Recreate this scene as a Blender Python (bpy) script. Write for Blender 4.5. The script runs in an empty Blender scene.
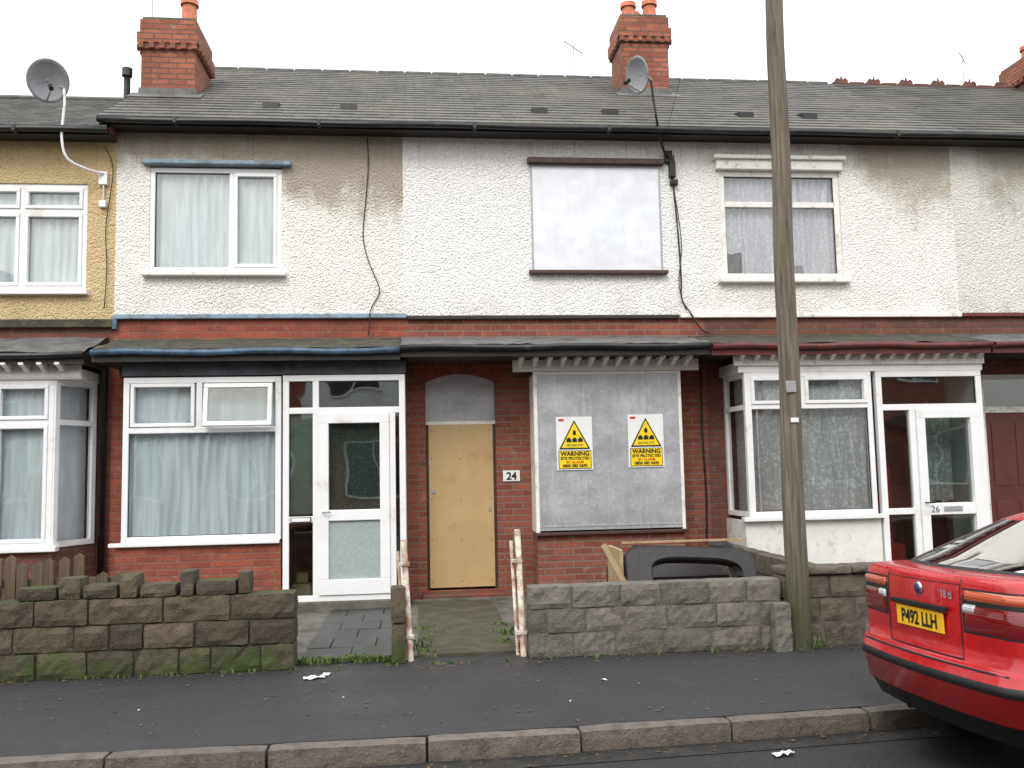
import bpy,bmesh,math,random
from mathutils import Vector,noise,Matrix
random.seed(7)
sc=bpy.context.scene
def S(r,g,b):
    f=lambda c:(c/255/12.92) if c/255<=.04045 else ((c/255+.055)/1.055)**2.4
    return (f(r),f(g),f(b),1)
# ---------------- node helpers
def newmat(name):
    m=bpy.data.materials.new(name);m.use_nodes=True
    nt=m.node_tree;nt.nodes.clear()
    out=nt.nodes.new('ShaderNodeOutputMaterial');b=nt.nodes.new('ShaderNodeBsdfPrincipled')
    nt.links.new(b.outputs[0],out.inputs[0]);return m,nt,b
def nd(nt,typ,ins=None,**props):
    n=nt.nodes.new('ShaderNode'+typ)
    for k,v in props.items():setattr(n,k,v)
    for k,v in (ins or {}).items():
        s=n.inputs[k]
        if isinstance(v,bpy.types.NodeSocket):nt.links.new(v,s)
        else:s.default_value=v
    return n
def mth(nt,op,a,b=0.0,clamp=False):
    n=nd(nt,'Math',{0:a,1:b},operation=op);n.use_clamp=clamp;return n.outputs[0]
def mixc(nt,f,a,b,blend='MIX'):
    n=nd(nt,'Mix',data_type='RGBA',blend_type=blend)
    for i,v in ((0,f),(6,a),(7,b)):
        if isinstance(v,bpy.types.NodeSocket):nt.links.new(v,n.inputs[i])
        else:n.inputs[i].default_value=v
    return n.outputs[2]
def mr(nt,v,a,b,c=0.0,d=1.0,smooth=True):
    n=nd(nt,'MapRange',{0:v,1:a,2:b,3:c,4:d});n.interpolation_type='SMOOTHSTEP' if smooth else 'LINEAR';return n.outputs[0]
def pos(nt):return nd(nt,'NewGeometry').outputs['Position']
def sep(nt,v):
    n=nd(nt,'SeparateXYZ',{0:v});return n.outputs[0],n.outputs[1],n.outputs[2]
def comb(nt,x,y,z):return nd(nt,'CombineXYZ',{0:x,1:y,2:z}).outputs[0]
def noi(nt,v,s,d=4,r=.55):return nd(nt,'TexNoise',{'Vector':v,'Scale':float(s),'Detail':float(min(d,4)),'Roughness':r}).outputs[0]
def bump(nt,h,st,dist,prev=None):
    i={'Height':h,'Strength':st,'Distance':dist}
    if prev is not None:i['Normal']=prev
    return nd(nt,'Bump',i).outputs[0]
def mul(c,k):return (min(c[0]*k,1),min(c[1]*k,1),min(c[2]*k,1),1)
def simple(name,col,rough=.6,var=.15,scale=6,bst=0,bsc=60,metal=0,dirt=None,dirtamt=.5,spec=.5,bd=.01):
    m,nt,b=newmat(name);p=pos(nt)
    n=noi(nt,p,scale,3,.65)
    c=mixc(nt,mr(nt,n,.3,.7),mul(col,1-var),mul(col,1+var))
    if dirt:
        d=mr(nt,noi(nt,p,scale*.6,4,.75),.62-dirtamt*.25,.8-dirtamt*.2)
        c=mixc(nt,mth(nt,'MULTIPLY',d,.85),c,dirt)
    nt.links.new(c,b.inputs['Base Color'])
    b.inputs['Roughness'].default_value=rough;b.inputs['Metallic'].default_value=metal;b.inputs['Specular IOR Level'].default_value=spec
    if bst:nt.links.new(bump(nt,noi(nt,p,bsc,2),bst,bd),b.inputs['Normal'])
    return m
def pebble(name,base,stain,x0=None,x1=None,zb=.8,off=1.05,xa=.42,extra=None):
    m,nt,b=newmat(name);p=pos(nt);x,y,z=sep(nt,p)
    zg=mr(nt,z,4.3,5.85,0,zb)
    n1=noi(nt,p,1.6,4,.72)
    st=noi(nt,comb(nt,mth(nt,'MULTIPLY',x,4.0),y,mth(nt,'MULTIPLY',z,.5)),1.6,4,.6)
    s=mth(nt,'ADD',zg,mth(nt,'MULTIPLY',n1,.75));s=mth(nt,'ADD',s,mth(nt,'MULTIPLY',st,.35))
    if x0 is not None:s=mth(nt,'ADD',s,mr(nt,x,x0,x1,0,xa))
    s=mr(nt,s,off-.14,off+.26)
    c=mixc(nt,mth(nt,'MULTIPLY',s,.8),base,stain)
    # narrow run-off streaks below the gutter
    s2=noi(nt,comb(nt,mth(nt,'MULTIPLY',x,14.0),y,mth(nt,'MULTIPLY',z,.35)),1.3,3,.6)
    s2=mth(nt,'MULTIPLY',mr(nt,s2,.52,.72),mr(nt,z,4.9,5.85,0,.35));c=mixc(nt,s2,c,mul(stain,.8))
    f=noi(nt,p,42,3,.7)
    c=mixc(nt,mr(nt,f,.30,.48,.5,0),c,mul(stain,.55))
    g=noi(nt,p,6,3,.7);c=mixc(nt,mr(nt,g,.54,.8,0,.28),c,mul(stain,1.15))
    zl=mth(nt,'MULTIPLY',mr(nt,z,4.0,3.5,0,1),mr(nt,n1,.40,.66));c=mixc(nt,mth(nt,'MULTIPLY',zl,.35),c,stain)
    nt.links.new(c,b.inputs['Base Color']);b.inputs['Roughness'].default_value=.92
    v=nd(nt,'TexVoronoi',{'Vector':p,'Scale':42.0}).outputs[0]
    h=mth(nt,'ADD',mth(nt,'MULTIPLY',v,-.7),mth(nt,'MULTIPLY',f,.8))
    nt.links.new(bump(nt,h,.95,.028),b.inputs['Normal']);return m
def brick(name,c1,c2,mort,bw=.232,rh=.077,ms=.011,soot=.35,bs=.6):
    m,nt,b=newmat(name);p=pos(nt);x,y,z=sep(nt,p)
    w=noi(nt,p,3,2);zz=mth(nt,'ADD',z,mth(nt,'MULTIPLY',w,.012))
    v=comb(nt,mth(nt,'ADD',x,y),zz,0.0)
    t=nd(nt,'TexBrick',{'Vector':v,'Color1':c1,'Color2':c2,'Mortar':mort,'Scale':1.0,'Mortar Size':ms,'Mortar Smooth':.3,'Bias':-.1,'Brick Width':bw,'Row Height':rh})
    c=t.outputs[0]
    n=noi(nt,p,1.3,4,.7);c=mixc(nt,mr(nt,n,.42,.72,0,soot),c,S(66,52,46))
    n2=noi(nt,p,30,3,.7);c=mixc(nt,mr(nt,n2,.35,.75,0,.4),c,mul(c2,.5))
    n3=noi(nt,p,7,3,.7);c=mixc(nt,mr(nt,n3,.56,.8,0,.45),c,S(166,146,132))
    nt.links.new(c,b.inputs['Base Color']);b.inputs['Roughness'].default_value=.88
    h=mth(nt,'ADD',mth(nt,'MULTIPLY',t.outputs[1],-1.0),mth(nt,'MULTIPLY',n2,.5))
    nt.links.new(bump(nt,h,bs,.012),b.inputs['Normal']);return m
def slate(name,c1,c2):
    m,nt,b=newmat(name);p=pos(nt);x,y,z=sep(nt,p)
    v=comb(nt,x,mth(nt,'MULTIPLY',mth(nt,'ADD',y,.38),1.176),0.0)
    t=nd(nt,'TexBrick',{'Vector':v,'Color1':c1,'Color2':c2,'Mortar':mul(c1,.35),'Scale':1.0,'Mortar Size':.006,'Mortar Smooth':.2,'Bias':0.0,'Brick Width':.27,'Row Height':.2019})
    n=noi(nt,p,.9,4,.7);c=mixc(nt,mr(nt,n,.4,.7,0,.4),t.outputs[0],S(110,105,92))
    n2=noi(nt,p,14,3,.7);c=mixc(nt,mr(nt,n2,.58,.75,0,.4),c,S(124,122,108))
    st=noi(nt,comb(nt,mth(nt,'MULTIPLY',x,5.0),mth(nt,'MULTIPLY',y,.5),0.0),1.5,3,.7)
    c=mixc(nt,mr(nt,st,.5,.75,0,.45),c,S(58,57,53))
    nt.links.new(c,b.inputs['Base Color']);b.inputs['Roughness'].default_value=.75
    nt.links.new(bump(nt,mth(nt,'SUBTRACT',n2,t.outputs[1]),.5,.01),b.inputs['Normal']);return m
def asphalt(name,base,light):
    m,nt,b=newmat(name);p=pos(nt);x,y,z=sep(nt,p)
    f=noi(nt,p,90,2,.8);c=mixc(nt,mr(nt,f,.35,.72),mul(base,.5),light)
    n=noi(nt,p,.8,4,.65);c=mixc(nt,mr(nt,n,.35,.7,0,.55),c,mul(base,.6))
    s=nd(nt,'TexVoronoi',{'Vector':p,'Scale':50.0}).outputs[0]
    c=mixc(nt,mr(nt,s,.14,.05,0,.55),c,S(124,124,122))
    n4=noi(nt,p,2.3,4,.7);c=mixc(nt,mr(nt,n4,.56,.75,0,.3),c,S(84,81,77))
    n5=noi(nt,p,6,3,.6);c=mixc(nt,mr(nt,n5,.70,.74,0,.6),c,mul(base,.35))
    nt.links.new(c,b.inputs['Base Color'])
    nt.links.new(mr(nt,n,.3,.7,.42,.8),b.inputs['Roughness'])
    nt.links.new(bump(nt,mth(nt,'ADD',f,mth(nt,'MULTIPLY',n4,.8)),.7,.010),b.inputs['Normal']);return m
def stone(name,c1,c2,moss=.5,mosscol=S(70,82,38),soot=.5):
    m,nt,b=newmat(name);p=pos(nt);x,y,z=sep(nt,p)
    g=nd(nt,'NewGeometry');r=g.outputs['Random Per Island']
    c=mixc(nt,r,c1,c2)
    n=noi(nt,p,9,4,.75);c=mixc(nt,mr(nt,n,.42,.66,0,soot),c,S(46,42,38))
    n2=noi(nt,p,60,3,.7);c=mixc(nt,mr(nt,n2,.45,.75,0,.4),c,mul(c1,1.4))
    if moss>0:
        nz=sep(nt,g.outputs['Normal'])[2]
        ms=mth(nt,'ADD',mth(nt,'MULTIPLY',mr(nt,nz,.1,.9),.35),mth(nt,'MULTIPLY',mr(nt,z,.42,.0),.45))
        ms=mth(nt,'ADD',ms,noi(nt,p,4.0,4,.75))
        c=mixc(nt,mr(nt,ms,1.02-moss*.45,1.24-moss*.45,0,.8),c,mosscol)
    nt.links.new(c,b.inputs['Base Color']);b.inputs['Roughness'].default_value=.93
    nt.links.new(bump(nt,mth(nt,'ADD',n,mth(nt,'MULTIPLY',n2,.6)),.8,.02),b.inputs['Normal']);return m
def glassm(name,tint=(.94,.97,.97,1),lo=.06,hi=.6):
    m=bpy.data.materials.new(name);m.use_nodes=True;nt=m.node_tree;nt.nodes.clear()
    o=nt.nodes.new('ShaderNodeOutputMaterial')
    tr=nd(nt,'BsdfTransparent',{0:tint});gl=nd(nt,'BsdfGlossy',{'Color':(1,1,1,1),'Roughness':.02})
    nt.links.new(bump(nt,noi(nt,pos(nt),1.6,1),.12,.05),gl.inputs['Normal'])
    lw=nd(nt,'LayerWeight',{0:.25});f=mr(nt,lw.outputs['Fresnel'],0,1,lo,hi,False)
    mx=nd(nt,'MixShader',{0:f,1:tr.outputs[0],2:gl.outputs[0]});nt.links.new(mx.outputs[0],o.inputs[0]);return m
def curtainm(name,col,lace=0,trans=.2,dark=None,ls=22,lo=.4,hi=.75,fold_shade=.8):
    m=bpy.data.materials.new(name);m.use_nodes=True;nt=m.node_tree;nt.nodes.clear()
    o=nt.nodes.new('ShaderNodeOutputMaterial');p=pos(nt);x,y,z=sep(nt,p)
    st=noi(nt,comb(nt,mth(nt,'MULTIPLY',x,9.0),0.0,mth(nt,'MULTIPLY',z,.8)),1.5,3,.6)
    c=mixc(nt,mr(nt,st,.35,.68),mul(col,fold_shade),col)  # shade of the folds painted into the cloth colour as upright streaks
    if lace:
        v=nd(nt,'TexVoronoi',{'Vector':p,'Scale':float(ls)},feature='F1').outputs[0]
        f=mr(nt,mth(nt,'ADD',v,mth(nt,'MULTIPLY',noi(nt,p,ls*.7,2),.5)),lo,hi)
        c=mixc(nt,mth(nt,'MULTIPLY',f,float(lace)),c,dark or mul(col,.3))
    d=nd(nt,'BsdfDiffuse',{0:c});t=nd(nt,'BsdfTranslucent',{0:c})
    mx=nd(nt,'MixShader',{0:trans,1:d.outputs[0],2:t.outputs[0]});nt.links.new(mx.outputs[0],o.inputs[0]);return m
# ---------------- geometry helpers
def empty(name):
    e=bpy.data.objects.new(name,None);bpy.context.collection.objects.link(e);e.empty_display_size=.3;return e
def mesh(name,verts,faces,mat,par=None,smooth=False,mi=None,mats=None):
    me=bpy.data.meshes.new(name);me.from_pydata([tuple(v) for v in verts],[],faces);me.update()
    for mm in (mats or [mat]):me.materials.append(mm)
    if mi:
        for i,k in enumerate(mi):me.polygons[i].material_index=k
    if smooth:
        for q in me.polygons:q.use_smooth=True
    o=bpy.data.objects.new(name,me);bpy.context.collection.objects.link(o)
    if par:o.parent=par
    return o
BF=[(0,1,3,2),(4,6,7,5),(0,4,5,1),(2,3,7,6),(0,2,6,4),(1,5,7,3)]
def boxdata(x0,x1,y0,y1,z0,z1):
    return [(x,y,z) for x in (x0,x1) for y in (y0,y1) for z in (z0,z1)]
def box(name,x0,x1,y0,y1,z0,z1,mat,par=None,bev=0.0):
    return boxes(name,[(x0,x1,y0,y1,z0,z1)],mat,par,bev)
def boxes(name,L,mat,par=None,bev=0.0):
    V=[];F=[]
    for b in L:
        k=len(V);V+=boxdata(*b);F+=[tuple(i+k for i in f) for f in BF]
    o=mesh(name,V,F,mat,par)
    if bev:
        md=o.modifiers.new('b','BEVEL');md.width=bev;md.segments=2;md.limit_method='ANGLE'
    return o
def tube(name,pts,r,mat,par=None,n=8,caps=True,r2=None):
    pts=[Vector(p) for p in pts];V=[];F=[];L=len(pts)
    up=Vector((0,0,1))
    for i,p in enumerate(pts):
        t=(pts[min(i+1,L-1)]-pts[max(i-1,0)]).normalized()
        a=t.cross(up)
        if a.length<.05:a=t.cross(Vector((0,1,0)))
        a.normalize();b=t.cross(a).normalized()
        if i and (a.dot(pa)<0):a=-a;b=-b
        pa=a;rr=r if r2 is None else r+(r2-r)*i/(L-1)
        for k in range(n):
            q=2*math.pi*k/n;V.append(p+a*math.cos(q)*rr+b*math.sin(q)*rr)
    for i in range(L-1):
        for k in range(n):F.append((i*n+k,i*n+(k+1)%n,(i+1)*n+(k+1)%n,(i+1)*n+k))
    if caps:F.append(tuple(range(n)));F.append(tuple((L-1)*n+k for k in range(n)))
    return mesh(name,V,F,mat,par,smooth=True)
def sag(a,b,s,n=14):
    a=Vector(a);b=Vector(b);return [a.lerp(b,i/n)-Vector((0,0,s*4*(i/n)*(1-i/n))) for i in range(n+1)]
def wallholes(name,x0,x1,z0,z1,y,holes,mat,par,depth=.12):
    xs=sorted({x0,x1}|{h[0] for h in holes}|{h[1] for h in holes});zs=sorted({z0,z1}|{h[2] for h in holes}|{h[3] for h in holes})
    V=[];F=[]
    def q(*p):
        k=len(V);V.extend(p);F.append((k,k+1,k+2,k+3))
    for i in range(len(xs)-1):
        for j in range(len(zs)-1):
            cx=(xs[i]+xs[i+1])/2;cz=(zs[j]+zs[j+1])/2
            if any(h[0]<cx<h[1] and h[2]<cz<h[3] for h in holes):continue
            q((xs[i],y,zs[j]),(xs[i+1],y,zs[j]),(xs[i+1],y,zs[j+1]),(xs[i],y,zs[j+1]))
    for a,b,c,d in holes:
        e=y+depth
        q((a,y,c),(a,y,d),(a,e,d),(a,e,c));q((b,y,c),(b,e,c),(b,e,d),(b,y,d))
        q((a,y,d),(b,y,d),(b,e,d),(a,e,d));q((a,y,c),(a,e,c),(b,e,c),(b,y,c))
    return mesh(name,V,F,mat,par)
def curtain(par,x0,x1,z0,z1,y,n,amp,mat,name='curtain'):
    V=[];F=[];c=max(24,int(n*10));R_=12;s=random.random()*50
    for j in range(R_+1):
        z=z0+(z1-z0)*j/R_
        for i in range(c+1):
            u=i/c;ph=n*2*math.pi*(u+.035*noise.noise(Vector((u*7+s,j*.12,0))))
            a=amp*.75*(.6+.8*noise.noise(Vector((u*9,s,j*.1))))
            zz=z+(0 if 0<j else .012*math.sin(u*n*3))
            V.append((x0+(x1-x0)*u,y+a*math.sin(ph),zz))
    for j in range(R_):
        for i in range(c):
            k=j*(c+1)+i;F.append((k,k+1,k+c+2,k+c+1))
    return mesh(name,V,F,mat,par,smooth=True)
def window(par,x0,x1,z0,z1,y,mat,w=.06,vs=(),hs=(),d=.07,sashes=(),glass=None,name='window'):
    L=[(x0,x1,y,y+d,z1-w,z1),(x0,x1,y,y+d,z0,z0+w),(x0,x0+w,y,y+d,z0+w,z1-w),(x1-w,x1,y,y+d,z0+w,z1-w)]
    for x,a,b in vs:L.append((x-w*.5,x+w*.5,y+.004,y+d-.003,a,b))
    for z,a,b in hs:L.append((a,b,y+.002,y+d-.002,z-w*.5,z+w*.5))
    boxes(name+'_frame',L,mat,par,.006)
    K=[]
    for a,b,c,e in sashes:
        t=.042;yy=y-.014
        K+=[(a,b,yy,y+.05,e-t,e),(a,b,yy,y+.05,c,c+t),(a,a+t,yy,y+.05,c+t,e-t),(b-t,b,yy,y+.05,c+t,e-t)]
    if K:boxes(name+'_sash',K,mat,par,.006)
    a,b,c,e=x0+w,x1-w,z0+w,z1-w;g=.007;yy=y+.02
    boxes(name+'_gasket',[(a,b,yy,yy+.02,e-g,e+.002),(a,b,yy,yy+.02,c-.002,c+g),(a-.002,a+g,yy,yy+.02,c+g,e-g),(b-g,b+.002,yy,yy+.02,c+g,e-g)],digit,par)
    if glass:box(name+'_glass',x0+w*.5,x1-w*.5,y+.04,y+.046,z0+w*.5,z1-w*.5,glass,par)
def text(name,s,size,mapf,mat,par,align='CENTER',bold=0.0):
    cu=bpy.data.curves.new('t','FONT');cu.body=s;cu.size=size;cu.align_x=align;cu.offset=bold;cu.resolution_u=3
    o=bpy.data.objects.new('t',cu);bpy.context.collection.objects.link(o);bpy.context.view_layer.update()
    me=bpy.data.meshes.new_from_object(o.evaluated_get(bpy.context.evaluated_depsgraph_get()))
    V=[mapf(v.co.x,v.co.y) for v in me.vertices];F=[tuple(p.vertices) for p in me.polygons]
    bpy.data.objects.remove(o);bpy.data.curves.remove(cu)
    return mesh(name,V,F,mat,par)
def rough_blocks(name,L,mat,par=None,amp=.012,res=.07,face=.02):
    V=[];F=[]
    for (x0,x1,y0,y1,z0,z1) in L:
        nx=max(2,int((x1-x0)/res));ny=max(2,int((y1-y0)/res));nz=max(3,int((z1-z0)/res))
        off=Vector((random.random()*90,random.random()*90,0));idx={};tl=random.uniform(-.010,.010);pj=random.uniform(-.006,.006)
        cx,cy,cz=(x0+x1)/2,(y0+y1)/2,(z0+z1)/2
        def vert(i,j,k):
            if (i,j,k) in idx:return idx[(i,j,k)]
            a,b,c=i/nx,j/ny,k/nz
            p=Vector((x0+(x1-x0)*a,y0+(y1-y0)*b,z0+(z1-z0)*c))
            e=sum(1 for t in (a,b,c) if t<=0 or t>=1)
            dr=(Vector((cx,cy,cz))-p)
            if e>=2:
                for ax in range(3):
                    t=(a,b,c)[ax]
                    if t<=0 or t>=1:p[ax]+=math.copysign(.004 if e==2 else .007,dr[ax])
            nv=noise.noise_vector(p*9+off)*amp+noise.noise_vector(p*28+off)*amp*.6
            nv.z*=.5;nv.x*=.5
            p+=nv
            if b<=0:p.y-=face*(.35+noise.noise(p*6+off)+.5*noise.noise(p*19+off))*(1 if e==1 else .3)
            p.y+=tl*(a-.5)*2+pj
            V.append(p);idx[(i,j,k)]=len(V)-1;return len(V)-1
        for i in range(nx):
            for j in range(ny):
                F.append((vert(i,j,0),vert(i,j+1,0),vert(i+1,j+1,0),vert(i+1,j,0)));F.append((vert(i,j,nz),vert(i+1,j,nz),vert(i+1,j+1,nz),vert(i,j+1,nz)))
            for k in range(nz):
                F.append((vert(i,0,k),vert(i+1,0,k),vert(i+1,0,k+1),vert(i,0,k+1)));F.append((vert(i,ny,k),vert(i,ny,k+1),vert(i+1,ny,k+1),vert(i+1,ny,k)))
        for j in range(ny):
            for k in range(nz):
                F.append((vert(0,j,k),vert(0,j,k+1),vert(0,j+1,k+1),vert(0,j+1,k)));F.append((vert(nx,j,k),vert(nx,j+1,k),vert(nx,j+1,k+1),vert(nx,j,k+1)))
    return mesh(name,V,F,mat,par)
# ---------------- materials
white_upvc=simple('white_upvc',S(232,234,236),.35,.03,3,dirt=S(196,194,186),dirtamt=.25)
white_wood=simple('white_painted_wood',S(228,228,224),.55,.05,8,.2,40,dirt=S(158,150,138),dirtamt=.35)
peb22=pebble('pebbledash_white_stained',S(246,245,240),S(158,145,126),-2.4,-1.2,.85,1.13,.36)
peb24=pebble('pebbledash_white',S(248,249,249),S(184,178,166),None,None,.25,1.14)
peb26=pebble('pebbledash_white_weathered',S(246,246,243),S(166,155,138),5.4,6.6,.55,1.15,.42)
peb28=pebble('pebbledash_grey',S(226,226,222),S(158,151,138),7.2,8.0,.45,1.12)
peb20=pebble('pebbledash_cream',S(212,189,144),S(164,142,104),None,None,.35,1.12)
br=brick('red_brick',S(152,86,66),S(122,64,51),S(128,110,97))
br2=brick('painted_red_brick',S(158,82,61),S(130,64,50),S(134,94,78),soot=.45,bs=.55)
brd=brick('dark_red_brick',S(124,73,61),S(98,57,50),S(96,85,78),soot=.5)
brc=brick('chimney_brick',S(168,102,76),S(136,74,58),S(106,86,74),soot=.35)
sl=slate('roof_slate',S(93,91,87),S(78,77,75));sl2=slate('roof_slate_dark',S(68,66,62),S(55,54,51));sl3=slate('roof_slate_brown',S(94,95,94),S(76,76,77))
black=simple('black_plastic',S(28,28,30),.4,.2,8,dirt=S(70,70,66),dirtamt=.3)
darkfascia=simple('dark_fascia',S(38,35,33),.6,.25,8)
lead=simple('lead_sheet',S(96,97,97),.65,.25,5,.3,12,dirt=S(62,60,55),dirtamt=.5)
felt=simple('mossy_felt',S(60,58,52),.9,.3,7,.6,50,dirt=S(84,84,62),dirtamt=.6)
bluep=simple('blue_paint',S(66,96,122),.5,.2,9,.15,50,dirt=S(50,58,64),dirtamt=.8)
bluel=simple('pale_blue_paint',S(126,148,166),.55,.12,9,.2,50,dirt=S(96,100,102),dirtamt=.7)
redp=simple('dark_red_paint',S(100,40,39),.5,.25,9,.2,50,dirt=S(60,36,34),dirtamt=.6)
brownp=simple('brown_paint',S(70,48,42),.5,.25,9,.2,50)
doorp=simple('tan_painted_board',S(186,157,113),.5,.05,2.5,.15,25,dirt=S(168,138,94),dirtamt=.35)
maroon=simple('maroon_door_paint',S(92,44,38),.4,.15,5)
digit=simple('black_paint',S(22,22,22),.5,.1,5)
glass=glassm('window_glass');glassb=glassm('porch_glass',(.8,.86,.84,1),.10,.7)
cw=curtainm('white_net_curtain',S(244,249,255));cl=curtainm('lace_curtain',S(228,228,229),.5,.2,S(150,146,145),22,.45,.8)
cp=curtainm('lilac_lace_curtain',S(240,233,242),.4,.15,S(180,166,178),24,.5,.85,.74)
cdl=curtainm('door_lace',S(150,156,152),.8,.3,S(84,88,86),34,.3,.7)
frost=simple('frosted_glass',S(158,170,168),.25,.08,30,.3,90)
room=simple('room_interior',S(84,76,68),.9,.2,2)
concrete=simple('concrete',S(100,96,90),.9,.2,5,.5,50,dirt=S(64,66,55),dirtamt=.7)
flag=simple('path_slab',S(56,56,57),.45,.25,5,.5,40,dirt=S(42,48,34),dirtamt=.6)
mossp=simple('mossy_path',S(74,69,58),.95,.3,6,.8,40,dirt=S(60,65,34),dirtamt=.7)
terra=simple('terracotta',S(174,102,74),.8,.2,8,.3,40,dirt=S(110,70,56),dirtamt=.5)
galv=simple('galvanised_pipe',S(160,163,166),.5,.1,20,metal=.4)
yellow=simple('sign_yellow',S(240,208,20),.4,.04,5);signw=simple('sign_white',S(230,232,232),.35,.03,4)
signr=simple('sign_red',S(190,40,36),.4,.05,4);signg=simple('sign_green',S(60,110,60),.4,.05,4)
def sheetm(name,c,metal,rough,mot=1.0):
    m,nt,b=newmat(name);p=pos(nt)
    n=noi(nt,p,3,4,.7);n2=noi(nt,p,22,3,.7)
    cc=mixc(nt,mr(nt,n,.35,.7),mul(c,1-.15*mot),mul(c,1+.1*mot));cc=mixc(nt,mr(nt,n2,.5,.7,0,.35*mot),cc,mul(c,1.3))
    x,y,z=sep(nt,p);st=noi(nt,comb(nt,mth(nt,'MULTIPLY',x,16.0),0.0,z),1.2,3,.6);cc=mixc(nt,mr(nt,st,.5,.75,0,.45*mot),cc,mul(c,.66))
    cc=mixc(nt,mr(nt,st,.42,.25,0,.5*mot),cc,mul(c,1.3))
    nt.links.new(cc,b.inputs['Base Color']);b.inputs['Metallic'].default_value=metal
    nt.links.new(mr(nt,n2,.3,.7,rough-.08,rough+.12),b.inputs['Roughness'])
    h=noi(nt,p,1.6,2)
    nt.links.new(bump(nt,h,.4,.08),b.inputs['Normal']);return m
steel=sheetm('galvanised_sheet',S(182,186,191),.35,.36);steelw=sheetm('pale_steel_sheet',S(220,225,232),.15,.38,.4)
# ---------------- ground
pav=asphalt('pavement_asphalt',S(47,48,51),S(68,68,72));road_m=asphalt('road_asphalt',S(37,37,40),S(56,56,59))
soil=simple('ground_soil',S(80,76,62),.95,.3,3,.5,20,dirt=S(60,72,38),dirtamt=.8)
kerbm=stone('kerb_stone',S(112,104,96),S(94,87,81),0,soot=.5)
def sheet(name,x0,x1,y0,y1,z,mat,par=None,n=1):
    return mesh(name,[(x0,y0,z),(x1,y0,z),(x1,y1,z),(x0,y1,z)],[(0,1,2,3)],mat,par)
sheet('ground',-400,400,-400,400,-.16,soil)
sheet('road',-150,150,-12.6,-5.2,-.12,road_m)
def ky(x):
    t=max(0,min(1,(x+.5)/5.5));return -5.74+.22*t*t*(3-2*t)
xs=[-150,-2]+[i*.5 for i in range(-1,14)]+[150]
V=[];F=[]
for x in xs:
    y=ky(x)+.14;V+=[(x,y,0),(x,-3.34,0),(x,y,-.15)]
for i in range(len(xs)-1):
    k=i*3;F+=[(k,k+3,k+4,k+1),(k+2,k+5,k+3,k)]
mesh('pavement',V,F,pav)
box('pavement',-150,150,-15.2,-12.74,-.15,0,pav)
L=[];x=-14
while x<22:
    l=random.choice([.9,.92,1.2,.6,.95]);L.append((x+.004,x+l-.004,0,.135,-.15,.004+random.uniform(-.003,.003)));x+=l
o=rough_blocks('kerb',L,kerbm,None,.005,.1,.0)
for v in o.data.vertices:v.co.y+=ky(v.co.x)
box('kerb',-150,150,-12.74,-12.6,-.15,.005,concrete)
V=[];F=[]
for x in xs:V+=[(x,ky(x)-.2,-.116),(x,ky(x)+.01,-.116)]
for i in range(len(xs)-1):k=i*2;F.append((k,k+2,k+3,k+1))
mesh('road_channel',V,F,simple('channel_grit',S(34,33,32),.85,.35,14,.8,90,dirt=S(64,58,49),dirtamt=.5))
box('yard_ground',-60,60,-3.34,.0,-.1,.012,concrete)
L=[];y=-3.36;rw=0
while y<-.8:
    x=-1.0-(.2 if rw%2 else 0)
    while x<-.2:
        a,b=max(x,-1.0)+.004,min(x+.4,-.2)-.004
        if b-a>.05:L.append((a,b,y+.004,min(y+.44,-.72)-.004,-.02,.03+random.uniform(-.004,.004)))
        x+=.4
    y+=.44;rw+=1
boxes('garden_path',L,flag,None,.004)
box('mossy_garden_path',-.02,.84,-3.36,-.37,.0,.026,mossp)
box('yard_paving',-3.6,-1.78,-.72,-.0,.0,.02,concrete)
# ---------------- house builder
def roof(par,x0,x1,mat,ey=-.38,ez=5.85,ry=3.4,rz=8.17):
    V=[];F=[];n=22
    for i in range(n):
        a=i/n;b=(i+1)/n
        ya,yb=ey+(ry-ey)*a,ey+(ry-ey)*b;za,zb=ez+(rz-ez)*a,ez+(rz-ez)*b
        m_=24
        for q in range(m_):
            xa=x0+(x1-x0)*q/m_;xb=x0+(x1-x0)*(q+1)/m_;w0=.006*noise.noise(Vector((q*1.7,i*2.3,x0)));k=len(V)
            V+=[(xa,ya,za+.016+w0),(xb,ya,za+.016+w0),(xb,yb,zb+.002),(xa,yb,zb+.002),(xa,ya,za-.01),(xb,ya,za-.01)]
            F+=[(k,k+1,k+2,k+3),(k+4,k+5,k+1,k)]
    k=len(V);V+=[(x0,ry,rz),(x1,ry,rz),(x1,2*ry-ey,ez),(x0,2*ry-ey,ez)];F.append((k,k+1,k+2,k+3))
    mesh('roof',V,F,mat,par)
    V=[];F=[]
    for x in (x0+.004,x1-.004):
        k=len(V);V+=[(x,ey,ez-.02),(x,ry,rz-.02),(x,2*ry-ey,ez-.02)];F.append((k,k+1,k+2))
    mesh('gable',V,F,br,par)
def shell(par,x0,x1):
    box('rear_wall',x0,x1,7.0,7.15,0,5.8,br,par)
    V=[];F=[]
    for z0,z1 in ((.05,3.0),(3.2,5.75)):
        a,b,c,d=x0+.06,x1-.06,.125,2.2
        k=len(V);V+=boxdata(a,b,c,d,z0,z1);F+=[tuple(i+k for i in f) for f in (BF[0],BF[1],BF[3],BF[4],BF[5])]
    mesh('rooms',V,F,room,par)
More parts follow.
